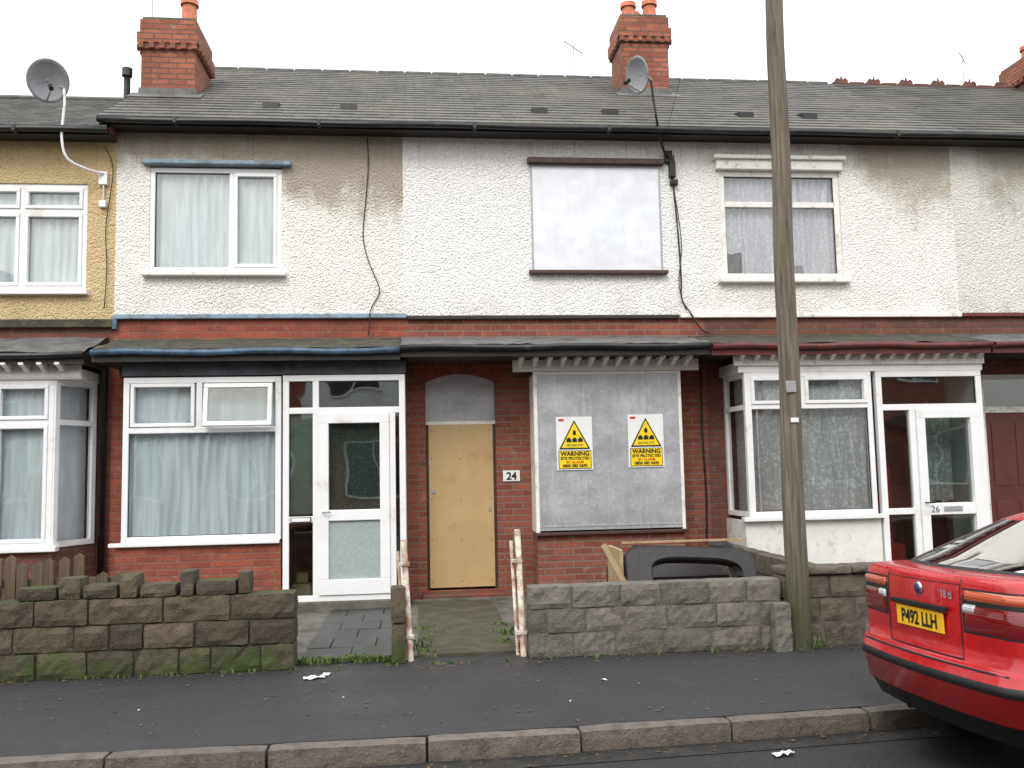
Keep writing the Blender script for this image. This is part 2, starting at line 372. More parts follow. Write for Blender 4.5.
def eaves(par,x0,x1,ez=5.85,gm=black):
    box('fascia',x0,x1,-.30,-.27,ez-.075,ez-.01,darkfascia,par)
    box('soffit',x0,x1,-.268,-.002,ez-.055,ez-.04,darkfascia,par)
    g=[(x0+(x1-x0)*i/8,-.36,ez-.03+.006*math.sin(i*1.3+x0)) for i in range(9)]
    tube('gutter',g,.038,gm,par,10)
    boxes('gutter_joint',[(x-.022,x+.022,-.403,-.30,ez-.075,ez+.012) for x in (x0+.9,x0+2.6)],gm,par,.01)
def canopy(par,x0,x1,gm,fm,top,yf=-.9,zf=2.98,zw=3.22):
    V=[];F=[];nx=int((x1-x0)/.08);ny=6
    for j in range(ny+1):
        for i in range(nx+1):
            x=x0+(x1-x0)*i/nx;t=j/ny
            V.append((x,yf*t+(-.001),zw+(zf+.02-zw)*t+.02*noise.noise(Vector((x*3,t*3,1)))+.010*noise.noise(Vector((x*14,t*9,4)))))
    for j in range(ny):
        for i in range(nx):
            k=j*(nx+1)+i;F.append((k,k+nx+1,k+nx+2,k+1))
    mesh('canopy_top',V,F,top,par,True)
    box('canopy_soffit',x0,x1,yf+.03,-.003,zf-.11,zf-.08,darkfascia,par)
    box('canopy_fascia',x0,x1,yf,yf+.025,zf-.12,zf-.005,fm,par)
    g=[(x0+(x1-x0)*i/8,yf-.04,zf-.02+.010*math.sin(i*1.7)) for i in range(9)]
    tube('canopy_gutter',g,.034,gm,par,10)
    V=[];F=[]
    for a in (x0+.002,x1-.002):
        k=len(V);V+=[(a,0,zw-.01),(a,0,zf-.11),(a,yf,zf-.11),(a,yf,zf)];F.append((k,k+1,k+2,k+3))
    mesh('canopy_end',V,F,fm,par)
def brackets(par,x0,x1,y,z,mat,step=.19,dep=.22):
    V=[];F=[]
    x=x0
    prof=[(0,0),(-dep,0),(-dep,-.025),(-dep*.55,-.05),(-dep*.35,-.085),(0,-.10)]
    while x<x1:
        k=len(V);n=len(prof)
        for a in (x,x+.05):
            V+=[(a,y+p[0],z+p[1]) for p in prof]
        F.append(tuple(range(k,k+n)));F.append(tuple(range(k+2*n-1,k+n-1,-1)))
        for i in range(n):F.append((k+i,k+(i+1)%n,k+n+(i+1)%n,k+n+i))
        x+=step
    mesh('brackets',V,F,mat,par)
    box('cornice_board',x0-.06,x1+.06,y-.02,y+.02,z-.15,z-.01,mat,par)
def chimney(par,x0,x1,y0,y1,zb,zt,pots):
    boxes('chimney_stack',[(x0,x1,y0,y1,zb-.5,zt-.42)],brc,par)
    boxes('chimney_corbel',[(x0-.03,x1+.03,y0-.03,y1+.03,zt-.42,zt-.34),(x0-.05,x1+.05,y0-.05,y1+.05,zt-.34,zt-.19),(x0-.02,x1+.02,y0-.02,y1+.02,zt-.19,zt)],brc,par,.006)
    L=[]
    x=x0-.03
    while x<x1:
        L.append((x,x+.07,y0-.065,y0-.045,zt-.42,zt-.345));x+=.14
    y=y0
    while y<y1:
        L.append((x1+.045,x1+.065,y,y+.07,zt-.42,zt-.345));L.append((x0-.065,x0-.045,y,y+.07,zt-.42,zt-.345));y+=.14
    boxes('chimney_dentils',L,brc,par)
    box('flaunching',x0,x1,y0,y1,zt-.005,zt+.05,concrete,par,.02)
    box('lead_flashing',x0-.025,x1+.025,y0-.03,y1+.03,zb-.5,zb+.1,lead,par)
    s=.6187
    mesh('lead_apron',[(x0-.12,y0-.22,zb-.22*s+.03),(x1+.12,y0-.22,zb-.22*s+.03),(x1+.12,y0+.03,zb+.03*s+.035),(x0-.12,y0+.03,zb+.03*s+.035)],[(0,1,2,3)],lead,par)
    for px,py,h in pots:
        tube('chimney_pot',[(px,py,zt+.02),(px,py,zt+.06),(px,py,zt+.06),(px,py,zt+h-.06)],.12,terra,par,16,r2=.10)
        tube('pot_rim',[(px,py,zt+h-.07),(px,py,zt+h)],.125,terra,par,16)
def vents(par,xs):
    for x in xs:
        y,z=.42,6.335
        V=[(x-.1,y-.14,z-.07),(x+.1,y-.14,z-.07),(x+.1,y-.14,z+.0),(x-.1,y-.14,z+.0),(x-.1,y+.1,z+.075),(x+.1,y+.1,z+.075)]
        mesh('roof_vent',V,[(0,1,2,3),(3,2,5,4),(0,3,4),(1,5,2)],black,par)
def quadprism(name,p,q,z0,z1,t,mat,par):
    p=Vector((p[0],p[1],0));q=Vector((q[0],q[1],0));d=(q-p).normalized();n=Vector((d.y,-d.x,0))*t
    V=[]
    for a in (p,q,q+n*-1,p+n*-1):
        V+=[(a.x,a.y,z0),(a.x,a.y,z1)]
    return mesh(name,V,[(0,2,3,1),(2,4,5,3),(4,6,7,5),(6,0,1,7),(0,6,4,2),(1,3,5,7)],mat,par)
def sidewin(par,p,q,z0,z1,zt,mat,cm):
    P=Vector(p);Q=Vector(q)
    w=.06/(Q-P).length
    for a,b,c,d in ((0,w,z0,z1),(1-w,1,z0,z1),(w,1-w,z0,z0+.06),(w,1-w,z1-.06,z1),(w,1-w,zt-.03,zt+.03)):
        u=P.lerp(Q,a);v=P.lerp(Q,b);quadprism('side_frame',u,v,c,d,.06,mat,par)
    n=(Q-P).normalized();n=Vector((-n.y,n.x))*.03
    mesh('side_glass',[(P.x+n.x,P.y+n.y,z0),(Q.x+n.x,Q.y+n.y,z0),(Q.x+n.x,Q.y+n.y,z1),(P.x+n.x,P.y+n.y,z1)],[(0,1,2,3)],glass,par)
    n=n*5
    mesh('side_curtain',[(P.x+n.x,P.y+n.y,z0),(Q.x+n.x,Q.y+n.y,z0),(Q.x+n.x,Q.y+n.y,z1),(P.x+n.x,P.y+n.y,z1)],[(0,1,2,3)],cm,par)
# ---- House cream (left)
h20=empty('terraced_house')
x0,x1=-7.3,-3.645
shell(h20,x0,x1)
wallholes('upper_wall',x0,x1,3.42,5.72,0,[(-5.62,-3.98,3.82,5.14)],peb20,h20)
wallholes('lower_wall',x0,x1,0,3.42,.0,[(-5.9,-4.05,.85,2.7),(-7.1,-6.25,.1,2.1)],brd,h20)
roof(h20,x0,x1,sl3,-.38,5.72,2.3,7.14);eaves(h20,x0-.0,x1,5.72)
box('ridge_tiles',x0,x1,2.2,2.4,7.1,7.17,lead,h20,.03)
window(h20,-5.62,-3.98,3.82,5.14,.02,white_upvc,.06,[(-4.74,3.88,5.08)],[(4.80,-5.56,-4.04)],.08,[(-4.71,-4.04,3.88,4.77),(-4.71,-4.04,4.83,5.08),(-5.56,-4.77,4.83,5.08),(-5.56,-4.77,3.88,4.77)],glass,'upper_window')
box('window_sill',-5.66,-3.94,-.09,.02,3.76,3.82,white_upvc,h20,.008)
curtain(h20,-5.6,-4.0,3.84,5.12,.12,14,.025,cw)
box('string_course',x0,x1,-.07,-.002,3.36,3.46,felt,h20,.01)
canopy(h20,x0,-3.70,black,darkfascia,lead,-.8,2.95,3.25)
brackets(h20,-5.9,-3.85,-.62,2.85,white_wood)
window(h20,-5.75,-4.08,.80,2.68,-.6,white_upvc,.06,[(-4.72,.86,2.62),],[(2.2,-5.69,-4.14)],.08,[(-4.69,-4.14,.86,2.17),(-4.69,-4.14,2.23,2.62),(-5.69,-4.75,2.23,2.62)],glass,'bay_window')
curtain(h20,-5.7,-4.12,.85,2.66,-.5,16,.03,cw)
sidewin(h20,(-4.06,-.6),(-3.80,-.06),.80,2.68,2.2,white_upvc,cw)
quadprism('bay_wall',(-5.75,-.6),(-4.06,-.6),.0,.8,.1,brd,h20);quadprism('bay_wall_side',(-4.06,-.6),(-3.80,-.02),.0,.8,.1,brd,h20)
box('bay_sill',-5.8,-4.0,-.68,-.56,.76,.82,white_upvc,h20,.01)
box('bay_head',-5.8,-3.78,-.63,-.0,2.68,2.80,white_wood,h20,.01)
tube('downpipe',[(-3.72,-.08,3.1),(-3.72,-.08,.02)],.04,black,h20)
box('front_door',-7.1,-6.25,.04,.08,.1,2.1,maroon,h20)
# ---- House 22
h22=empty('terraced_house');x0,x1=-3.645,-.16
shell(h22,x0,x1)
wallholes('upper_wall',x0,x1,3.5,5.82,0,[(-3.25,-1.66,4.03,5.38)],peb22,h22)
wallholes('lower_wall',x0,x1,0,3.5,.0,[(-3.2,-1.7,.85,2.65),(-1.2,-.35,.1,2.2)],br2,h22)
roof(h22,x0-.12,x1,sl);eaves(h22,x0-.12,x1)
window(h22,-3.25,-1.66,4.05,5.36,.01,white_upvc,.06,[(-2.27,4.11,5.30)],[],.08,[(-2.24,-1.72,4.11,5.30)],glass,'upper_window')
box('window_hood',-3.33,-1.54,-.10,-.002,5.38,5.435,bluel,h22,.01)
box('window_sill',-3.32,-1.60,-.10,.01,3.99,4.045,white_wood,h22,.008)
curtain(h22,-3.2,-2.27,4.07,5.34,.12,9,.03,cw);curtain(h22,-2.25,-1.7,4.07,5.34,.12,6,.02,cw)
box('string_course',x0+.0,x1+.03,-.06,-.002,3.46,3.52,bluel,h22,.01)
box('string_end',x0,x0+.05,-.062,-.002,3.34,3.459,bluep,h22)
canopy(h22,-3.58,-.20,bluep,darkfascia,felt,-.9,2.96,3.22)
F0=-.7
window(h22,-3.30,-1.56,.83,2.68,F0,white_upvc,.065,[(-2.47,2.08,2.62)],[(2.08,-3.24,-1.62)],.08,[],glass,'bay_window')
o=empty('open_toplight');o.parent=h22;o.location=(-2.03,F0-.02,2.60);o.rotation_euler=(math.radians(-8),0,0)
boxes('sash',[(-.38,.38,-.03,.02,-.05,0),(-.38,.38,-.03,.02,-.49,-.44),(-.38,-.33,-.03,.02,-.44,-.05),(.33,.38,-.03,.02,-.44,-.05)],white_upvc,o,.006)
box('pane',-.35,.35,-.008,-.002,-.46,-.03,glass,o)
boxes('toplight_sash',[(-3.22,-2.52,F0-.014,F0+.05,2.57,2.61),(-3.22,-2.52,F0-.014,F0+.05,2.12,2.16),(-3.22,-3.18,F0-.014,F0+.05,2.16,2.57),(-2.56,-2.52,F0-.014,F0+.05,2.16,2.57)],white_upvc,h22,.006)
curtain(h22,-3.26,-1.6,.87,2.2,F0+.11,15,.03,cw);curtain(h22,-3.26,-2.5,2.1,2.66,F0+.12,6,.02,cw);curtain(h22,-2.45,-1.6,2.1,2.66,F0+.13,5,.03,cw)
box('bay_wall',-3.36,-1.56,F0+.01,F0+.11,.0,.80,br2,h22);box('bay_wall_side',-3.36,-3.26,F0+.112,-.002,0,.80,br2,h22)
box('bay_side',-3.30,-3.24,F0+.082,-.002,.801,2.68,white_upvc,h22)
box('bay_sill',-3.42,-1.57,F0-.05,F0+.02,.79,.835,white_upvc,h22,.008)
box('bay_head',-3.32,-.14,F0+.0,-.004,2.70,2.85,simple('grey_blue_board',S(70,76,84),.6,.25,6,dirt=S(44,44,46),dirtamt=.6),h22)
box('bay_corner_pipe',-3.50,-3.44,-.09,-.03,0,2.9,black,h22,.02)
G0=F0
window(h22,-1.54,-.15,.12,2.69,G0,white_upvc,.07,[(-1.17,.19,2.62),(-.30,.19,2.26)],[(2.28,-1.47,-.22),(1.04,-1.47,-1.2)],.08,[],glassb,'porch')
d=empty('porch_door');d.parent=h22
Dx0,Dx1=-1.135,-.335
boxes('door_frame',[(Dx0,Dx1,G0-.02,G0+.06,2.13,2.245),(Dx0,Dx1,G0-.02,G0+.06,.19,.36),(Dx0,Dx0+.11,G0-.02,G0+.06,.36,2.13),(Dx1-.11,Dx1,G0-.02,G0+.06,.36,2.13),(Dx0+.11,Dx1-.11,G0-.02,G0+.06,1.02,1.14)],white_upvc,d,.006)
box('door_lower_pane',Dx0+.1,Dx1-.1,G0+.01,G0+.026,.35,1.03,frost,d)
curtain(d,Dx0+.1,Dx1-.1,1.13,2.14,G0+.07,3,.006,cdl,'door_net')
tube('door_handle',[(Dx0+.05,G0-.02,1.12),(Dx0+.05,G0-.07,1.12),(Dx0+.14,G0-.07,1.12)],.009,galv,d)
box('letterbox',-1.45,-1.22,G0-.02,G0+.0,1.01,1.07,digit,h22,.004)
box('letterbox_flap',-1.44,-1.23,G0-.024,G0-.018,1.02,1.06,white_upvc,h22,.004)
box('porch_side',-.21,-.15,G0+.082,-.002,.12,2.69,white_upvc,h22)
box('porch_step',-1.75,-.13,G0-.04,-.002,.0,.118,concrete,h22,.01)
box('inner_door',-1.2,-.35,.05,.09,.1,2.2,simple('inner_door_paint',S(200,205,200),.5,.05),h22)
box('porch_frosted',-1.47,-1.2,G0+.05,G0+.056,1.1,2.26,simple('sidelight_pane',S(128,140,134),.25,.2,2.2),h22)
boxes('porch_clutter',[(-1.45,-1.25,-.5,-.3,.13,.30),(-1.42,-1.28,-.48,-.32,.305,.42)],simple('card_box',S(150,120,84),.8),h22,.01)
# ---- House 24
h24=empty('terraced_house');x0,x1=-.16,3.68
shell(h24,x0,x1)
wallholes('upper_wall',x0,x1,3.5,5.82,0,[(1.47,3.17,4.07,5.46)],peb24,h24)
wallholes('lower_wall',x0,x1,0,3.5,0,[(.09,.96,.10,2.78),(1.5,3.1,.85,2.65)],br,h24)
roof(h24,x0,x1,sl);eaves(h24,x0,x1)
box('upper_boarding',1.485,3.155,-.01,.05,4.08,5.45,steelw,h24)
boxes('board_edge',[(1.47,3.17,-.02,.03,5.43,5.46),(1.47,1.49,-.02,.03,4.07,5.43),(3.15,3.17,-.02,.03,4.07,5.43)],galv,h24)
box('window_hood',1.43,3.22,-.09,-.002,5.46,5.535,brownp,h24,.01)
box('window_sill',1.42,3.22,-.10,-.002,4.02,4.065,brownp,h24,.008)
box('string_course',x0+.035,x1-.33,-.06,-.002,3.44,3.49,darkfascia,h24,.01)
canopy(h24,-.195,3.45,black,darkfascia,lead,-.9,2.99,3.22)
brackets(h24,1.20,3.38,-.46,2.88,white_wood,.17,.3)
B0=-.45
box('bay_boarding',1.43,3.17,B0-.01,B0+.03,.82,2.69,steel,h24)
boxes('bay_board_frame',[(1.385,1.43,B0-.02,B0+.04,.80,2.69),(3.17,3.21,B0-.02,B0+.04,.80,2.69),(1.385,3.21,B0-.02,B0+.04,2.69,2.725)],white_wood,h24,.004)
boxes('board_straps',[(1.43,3.17,B0-.016,B0-.009,.86,.875),(2.30,2.31,B0-.0125,B0-.009,.83,2.68)],steel,h24)
L=[]
for i in range(9):
    for z in (.90,1.75,2.62):L.append((1.5+i*.20,1.512+i*.20,B0-.017,B0-.009,z,z+.012))
boxes('rivets',L,galv,h24)
box('bay_wall',1.40,3.20,B0+.01,B0+.11,0,.765,br,h24)
boxes('bay_sides',[(1.40,1.5,B0+.112,-.002,0,2.7),(3.10,3.20,B0+.112,-.002,0,2.7)],br,h24)
boxes('bay_return_boards',[(1.392,1.399,B0+.05,-.01,.8,2.7)],white_wood,h24)
box('bay_sill',1.36,3.24,B0-.06,B0+.05,.765,.80,brownp,h24,.006)
V=[];F=[];n=16;xa,xb=.09,.96
for i in range(n+1):
    t=i/n;x=xa+(xb-xa)*t;z=2.66+.10*(1-(2*t-1)**2)
    V+=[(x,.0005,z),(x,.0005,2.785),(x,.11,z)]
for i in range(n):
    k=i*3;F+=[(k,k+3,k+4,k+1),(k,k+2,k+5,k+3)]
mesh('door_arch',V,F,br,h24)
V=[];F=[]
for i in range(13):
    t=(i+.5)/13;x=xa-.05+(xb-xa+.1)*t;z=2.665+.10*(1-(2*t-1)**2);a=(t-.5)*-.9
    k=len(V);w_=.031
    for yy in (-.006,.0):
        for dx,dz in ((-w_,0),(w_,0),(w_,.21),(-w_,.21)):
            V.append((x+dx*math.cos(a)-dz*math.sin(a),yy,z+dx*math.sin(a)+dz*math.cos(a)))
    F+=[(k,k+1,k+2,k+3),(k,k+4,k+5,k+1),(k+1,k+5,k+6,k+2),(k+3,k+2,k+6,k+7),(k,k+3,k+7,k+4)]
mesh('arch_bricks',V,F,simple('arch_brick',S(138,72,56),.9,.25,14,.4,50,dirt=S(90,55,47),dirtamt=.6),h24)
box('door_frame_lintel',.09,.96,.05,.10,2.13,2.17,white_wood,h24)
boxes('door_frame',[(.09,.125,.05,.10,.1,2.13),(.925,.96,.05,.10,.1,2.13)],brownp,h24)
box('fanlight_board',.09,.96,.085,.10,2.17,2.78,steel,h24)
box('boarded_door',.125,.925,.035,.07,.13,2.13,doorp,h24,.004)
boxes('door_padlock_hasp',[(.16,.20,.02,.036,1.28,1.32),(.86,.88,.02,.036,1.05,1.11)],galv,h24)
boxes('door_screws',[(x,x+.012,.03,.036,z,z+.012) for x in (.15,.51,.88) for z in (.2,.7,1.2,1.7,2.05)],brownp,h24)
box('door_step',.03,1.02,-.28,.10,0,.09,simple('painted_step',S(120,52,44),.6,.25,8,.3,40,dirt=S(80,70,60),dirtamt=.8),h24,.012)
box('front_step_block',-.1,1.1,-.36,-.281,0,.05,concrete,h24,.01)
np_=empty('house_number_plaque');box('plate',1.04,1.25,-.022,-.001,1.41,1.545,signw,np_,.004)
text('digits','24',.13,lambda a,b:(1.145+a,-.0245,1.432+b),digit,np_,bold=.004)
# ---- House 26
h26=empty('terraced_house');x0,x1=3.68,7.205
shell(h26,x0,x1)
wallholes('upper_wall',x0,x1,3.5,5.82,0,[(3.97,5.62,3.97,5.42)],peb26,h26)
wallholes('lower_wall',x0,x1,0,3.5,0,[(4.1,5.4,.9,2.6),(6.0,6.85,.1,2.15)],brd,h26)
roof(h26,x0,x1,sl);eaves(h26,x0,x1)
window(h26,3.97,5.62,3.97,5.42,.02,white_wood,.075,[(4.82,4.05,4.93)],[(4.97,4.05,5.54)],.08,[],glass,'upper_window')
boxes('window_hood',[(3.88,5.68,-.12,-.002,5.55,5.60),(3.92,5.65,-.07,-.002,5.42,5.549)],white_wood,h26,.008)
box('window_sill',3.9,5.68,-.10,.02,3.91,3.97,white_wood,h26,.008)
curtain(h26,4.28,5.6,4.0,5.4,.14,15,.04,cp);curtain(h26,4.0,4.30,4.34,5.4,.145,3,.03,cp)
box('string_course',x0-.31,x1,-.06,-.002,3.45,3.505,white_wood,h26,.01)
canopy(h26,3.47,7.0,redp,redp,felt,-.9,2.98,3.22)
brackets(h26,3.86,6.95,-.72,2.90,white_wood,.19,.16)
window(h26,3.95,5.54,.93,2.67,F0,white_upvc,.06,[(4.66,2.28,2.61)],[(2.25,4.01,5.48)],.08,[(4.01,4.63,2.28,2.61),(4.69,5.48,2.28,2.61)],glass,'bay_window')
curtain(h26,4.0,5.5,.97,2.3,F0+.11,16,.03,cl);curtain(h26,4.0,5.5,2.2,2.64,F0+.12,12,.02,cl)
sidewin(h26,(3.90,-.02),(3.93,F0),.93,2.67,2.25,white_upvc,cl)
boxes('bay_panel',[(3.88,5.58,F0+.02,F0+.1,.0,.88),(3.88,3.96,F0+.102,-.002,0,.88)],simple('white_render',S(220,220,216),.8,.05,6,.3,50,dirt=S(176,174,166),dirtamt=.4),h26)
box('bay_sill',3.84,5.60,F0-.06,F0+.05,.88,.93,white_upvc,h26,.008)
box('bay_head',3.86,7.0,F0-.005,-.004,2.67,2.80,white_upvc,h26)
window(h26,5.60,6.98,.10,2.67,F0,white_upvc,.075,[(6.05,.17,2.2)],[(2.22,5.67,6.91),(.95,5.67,6.02)],.08,[],glassb,'porch')
d=empty('porch_door');d.parent=h26;Dx0,Dx1=6.09,6.90
boxes('door_frame',[(Dx0,Dx1,F0-.02,F0+.06,2.08,2.19),(Dx0,Dx1,F0-.02,F0+.06,.17,.34),(Dx0,Dx0+.11,F0-.02,F0+.06,.34,2.08),(Dx1-.11,Dx1,F0-.02,F0+.06,.34,2.08),(Dx0+.11,Dx1-.11,F0-.02,F0+.06,.90,1.04)],white_upvc,d,.006)
tube('door_handle',[(Dx0+.05,F0-.02,1.05),(Dx0+.05,F0-.07,1.05),(Dx0+.14,F0-.07,1.05)],.009,digit,d)
box('letterbox',Dx0+.28,Dx0+.52,F0-.03,F0-.021,.94,1.0,galv,d,.004)
text('number','26',.11,lambda a,b:(Dx0+.17+a,F0-.023,.93+b),digit,d)
curtain(h26,6.35,6.8,1.04,2.1,F0+.45,5,.03,cl,'inner_net')
boxes('porch_clutter',[(5.72,5.86,-.45,-.3,.12,1.5),(5.75,5.95,-.55,-.42,.12,.55)],simple('red_cloth',S(160,40,40),.8),h26,.02)
box('porch_side',6.92,6.98,F0+.082,-.002,.1,2.67,white_upvc,h26)
box('inner_door',6.0,6.85,.05,.09,.1,2.15,maroon,h26)
boxes('porch_floor',[(5.6,7.0,F0-.03,-.002,0,.098)],concrete,h26)
# ---- House 28
h28=empty('terraced_house');x0,x1=7.205,10.9
shell(h28,x0,x1)
wallholes('upper_wall',x0,x1,3.5,5.82,0,[(8.9,10.5,4.0,5.4)],peb28,h28)
wallholes('lower_wall',x0,x1,0,3.5,0,[(7.43,8.3,.1,2.68),(8.95,10.5,.85,2.65)],brd,h28)
roof(h28,x0,x1+3.6,sl2,-.38,5.85,3.4,8.17);eaves(h28,x0,x1)
window(h28,8.9,10.5,4.0,5.4,.02,white_upvc,.06,[(9.7,4.06,5.34)],[],.08,[],glass,'upper_window');curtain(h28,8.95,10.45,4.03,5.38,.15,12,.03,cw)
box('string_course',x0,x1,-.06,-.002,3.45,3.505,redp,h28,.01)
canopy(h28,7.03,10.8,redp,redp,lead,-.9,2.98,3.22)
boxes('door_frame',[(7.43,7.49,.03,.1,.1,2.68),(8.24,8.3,.03,.1,.1,2.68),(7.49,8.24,.03,.1,2.62,2.68),(7.49,8.24,.03,.1,2.17,2.25)],white_wood,h28,.004)
box('fanlight',7.49,8.24,.06,.065,2.25,2.62,glass,h28)
box('door',7.49,8.24,.05,.09,.12,2.17,maroon,h28)
boxes('door_panels',[(7.57,7.82,.04,.05,1.2,2.05),(7.91,8.16,.04,.05,1.2,2.05),(7.57,7.82,.04,.05,.25,1.0),(7.91,8.16,.04,.05,.25,1.0)],maroon,h28,.01)
window(h28,9.0,10.5,.85,2.67,-.6,white_upvc,.06,[(9.75,.9,2.6)],[(2.2,9.06,10.44)],.08,[],glass,'bay_window');curtain(h28,9.05,10.45,.9,2.65,-.45,12,.03,cl)
boxes('bay_wall',[(9.0,10.5,-.59,-.45,0,.85),(9.0,9.08,-.44,-.002,.0,2.67),(10.42,10.5,-.44,-.002,0,2.67)],brd,h28)
dterra=simple('dark_terracotta',S(104,66,58),.8,.2,8,dirt=S(60,50,46),dirtamt=.6)
L=[];x=7.3
while x<14.3:
    L.append((x,x+.28,3.35,3.45,8.14,8.20));x+=.3
boxes('ridge_tiles',L,dterra,h28,.02)
V=[];F=[];x=7.35
while x<14.3:
    k=len(V);pr=[(0,0),(.24,0),(.24,.04),(.20,.09),(.14,.06),(.12,.13),(.10,.06),(.04,.09),(0,.04)]
    for yy in (3.385,3.415):V+=[(x+a,yy,8.19+b) for a,b in pr]
    n=len(pr);F.append(tuple(range(k,k+n)));F.append(tuple(range(k+2*n-1,k+n-1,-1)))
    for i in range(n):F.append((k+i,k+(i+1)%n,k+n+(i+1)%n,k+n+i))
    x+=.6 if random.random()<.6 else .3
mesh('ridge_crest',V,F,dterra,h28)
for h,a,b in ((h22,-3.76,-.16),(h24,-.16,3.68),(h26,3.68,7.2)):
    L=[];x=a
    while x<b-.1:
        L.append((x,min(x+.447,b),3.33,3.47,8.12,8.19+random.uniform(-.004,.004)));x+=.45
    boxes('ridge_tiles',L,lead,h,.03)
for k,(a,b,pm) in enumerate(((-11,-7.3,peb24),(10.9,14.6,peb26))):
    h=empty('terraced_house');wallholes('upper_wall',a,b,3.5,5.82,0,[(a+1.2,a+2.7,4.0,5.4)],pm,h);wallholes('lower_wall',a,b,0,3.5,0,[(a+.3,a+1.15,.1,2.1),(a+1.6,a+3.2,.85,2.65)],br,h)
    shell(h,a,b)
    if k==0:roof(h,a,b,sl)
    eaves(h,a,b);canopy(h,a,b,black,darkfascia,lead)
    window(h,a+1.2,a+2.7,4.0,5.4,.02,white_upvc,.06,[(a+1.95,4.06,5.34)],[],.08,[],glass,'upper_window');curtain(h,a+1.25,a+2.65,4.02,5.38,.15,12,.03,cw)
    window(h,a+1.6,a+3.2,.85,2.65,.02,white_upvc,.06,[(a+2.4,.9,2.6)],[],.08,[],glass,'lower_window');curtain(h,a+1.65,a+3.15,.9,2.6,.15,12,.03,cw)
    box('front_door',a+.3,a+1.15,.04,.08,.1,2.1,maroon,h)
vents(h22,(-1.85,-.86));vents(h24,(1.66,2.62));vents(h26,(4.5,5.4))
chimney(h22,-3.68,-2.97,1.0,1.9,6.69,7.76,[(-3.50,1.35,.14),(-3.36,1.7,.14),(-3.14,1.35,.46)])
chimney(h24,3.18,3.92,1.9,2.6,7.24,8.50,[(3.36,2.1,.3),(3.70,2.1,.34),(3.5,2.4,.3)])
chimney(h28,10.75,11.5,3.0,3.8,7.9,8.6,[(10.95,3.3,.3),(11.3,3.3,.3)])
tube('flue_pipe',[(-3.86,1.0,6.3),(-3.86,1.0,7.0)],.045,black,h22);tube('flue_cowl',[(-3.86,1.0,6.95),(-3.86,1.0,7.06)],.07,black,h22)
# ---------------- cables
wire=simple('black_cable',S(24,24,24),.5,.1)
def smooth(P,n=6):
    P=[Vector(p) for p in P];o=[]
    for i in range(len(P)-1):
        a=P[max(i-1,0)];b=P[i];cc=P[i+1];d=P[min(i+2,len(P)-1)]
        for k in range(n):
            t=k/n;o.append(.5*((2*b)+(cc-a)*t+(2*a-5*b+4*cc-d)*t*t+(3*b-a-3*cc+d)*t**3))
    o.append(P[-1]);return o
c=empty('wall_cable')
tube('run',smooth([(-.60,-.02,5.78),(-.59,-.02,5.4),(-.63,-.02,4.9),(-.66,-.02,4.5),(-.60,-.02,4.2),(-.52,-.02,4.0),(-.46,-.02,3.8),(-.55,-.02,3.62),(-.58,-.07,3.52),(-.58,-.07,3.42),(-.60,-.06,3.24)]),.007,wire,c,6)
c=empty('wall_cable')
tube('run',smooth([(3.36,-.04,5.6),(3.34,-.03,5.3),(3.38,-.03,4.6),(3.40,-.03,4.0),(3.40,-.03,3.7),(3.50,-.07,3.5),(3.62,-.08,3.3),(3.72,-.1,3.24)]),.011,wire,c,6)
tube('run_2',smooth([(3.30,-.03,5.5),(3.42,-.03,4.5),(3.37,-.03,3.9),(3.45,-.03,3.55)]),.006,wire,c,6)
boxes('junction_box',[(3.29,3.37,-.08,-.002,5.3,5.52),(3.30,3.40,-.07,-.0021,5.2,5.27)],digit,c,.01)
tube('run_3',smooth([(3.62,-.03,2.8),(3.60,-.03,2.0),(3.62,-.03,1.2),(3.60,-.03,.6)]),.012,wire,c,6)
c=empty('wall_cable')
tube('run',smooth([(-3.78,-.03,5.6),(-3.68,-.03,5.3),(-3.75,-.03,4.6),(-3.73,-.03,4.1),(-3.75,-.03,3.6)]),.006,wire,c,6)
# ---------------- dishes
dishm=simple('dish_grey',S(140,142,146),.5,.06,6,dirt=S(110,112,112),dirtamt=.5)
def dish(loc,r,az,el,pole,polemat,bracket):
    e=empty('satellite_dish')
    V=[];F=[];n=28;m=7
    M=Matrix.Translation(loc)@Matrix.Rotation(az,4,'Z')@Matrix.Rotation(el,4,'X')
    for j in range(m+1):
        t=j/m
        for i in range(n):
            q=2*math.pi*i/n;V.append(M@Vector((r*t*math.cos(q),-.28*r*t*t,r*1.08*t*math.sin(q))))
    for j in range(m):
        for i in range(n):F.append((j*n+i,j*n+(i+1)%n,(j+1)*n+(i+1)%n,(j+1)*n+i))
    o=mesh('reflector',V,F,dishm,e,True);md=o.modifiers.new('s','SOLIDIFY');md.thickness=.012
    tip=M@Vector((0,-r*1.3,-r*.35))
    tube('feed_arm',[M@Vector((0,-.05,-r*1.0)),M@Vector((0,-r*.7,-r*.8)),tip],.012,galv,e)
    tube('lnb',[tip+Vector((0,0,-.02)),tip.lerp(M@Vector((0,0,0)),.25)],.028,digit,e)
    tube('back_mount',[M@Vector((0,0.0,0)),M@Vector((0,.10,-.02)),Vector(pole[0])],.02,galv,e)
    tube('pole',smooth(pole),.016,polemat,e)
    boxes('bracket',bracket,polemat,e,.004)
    return e
dish((-4.33,-.40,6.26),.235,math.radians(32),math.radians(18),[(-4.16,-.34,6.2),(-4.15,-.34,6.0),(-4.17,-.34,5.6),(-4.12,-.30,5.36),(-3.95,-.2,5.27),(-3.78,-.06,5.25)],white_upvc,[(-3.84,-3.74,-.06,-.002,5.12,5.28),(-3.83,-3.75,-.06,-.0021,4.84,4.92),(-3.79,-3.78,-.05,-.01,4.92,5.12)])
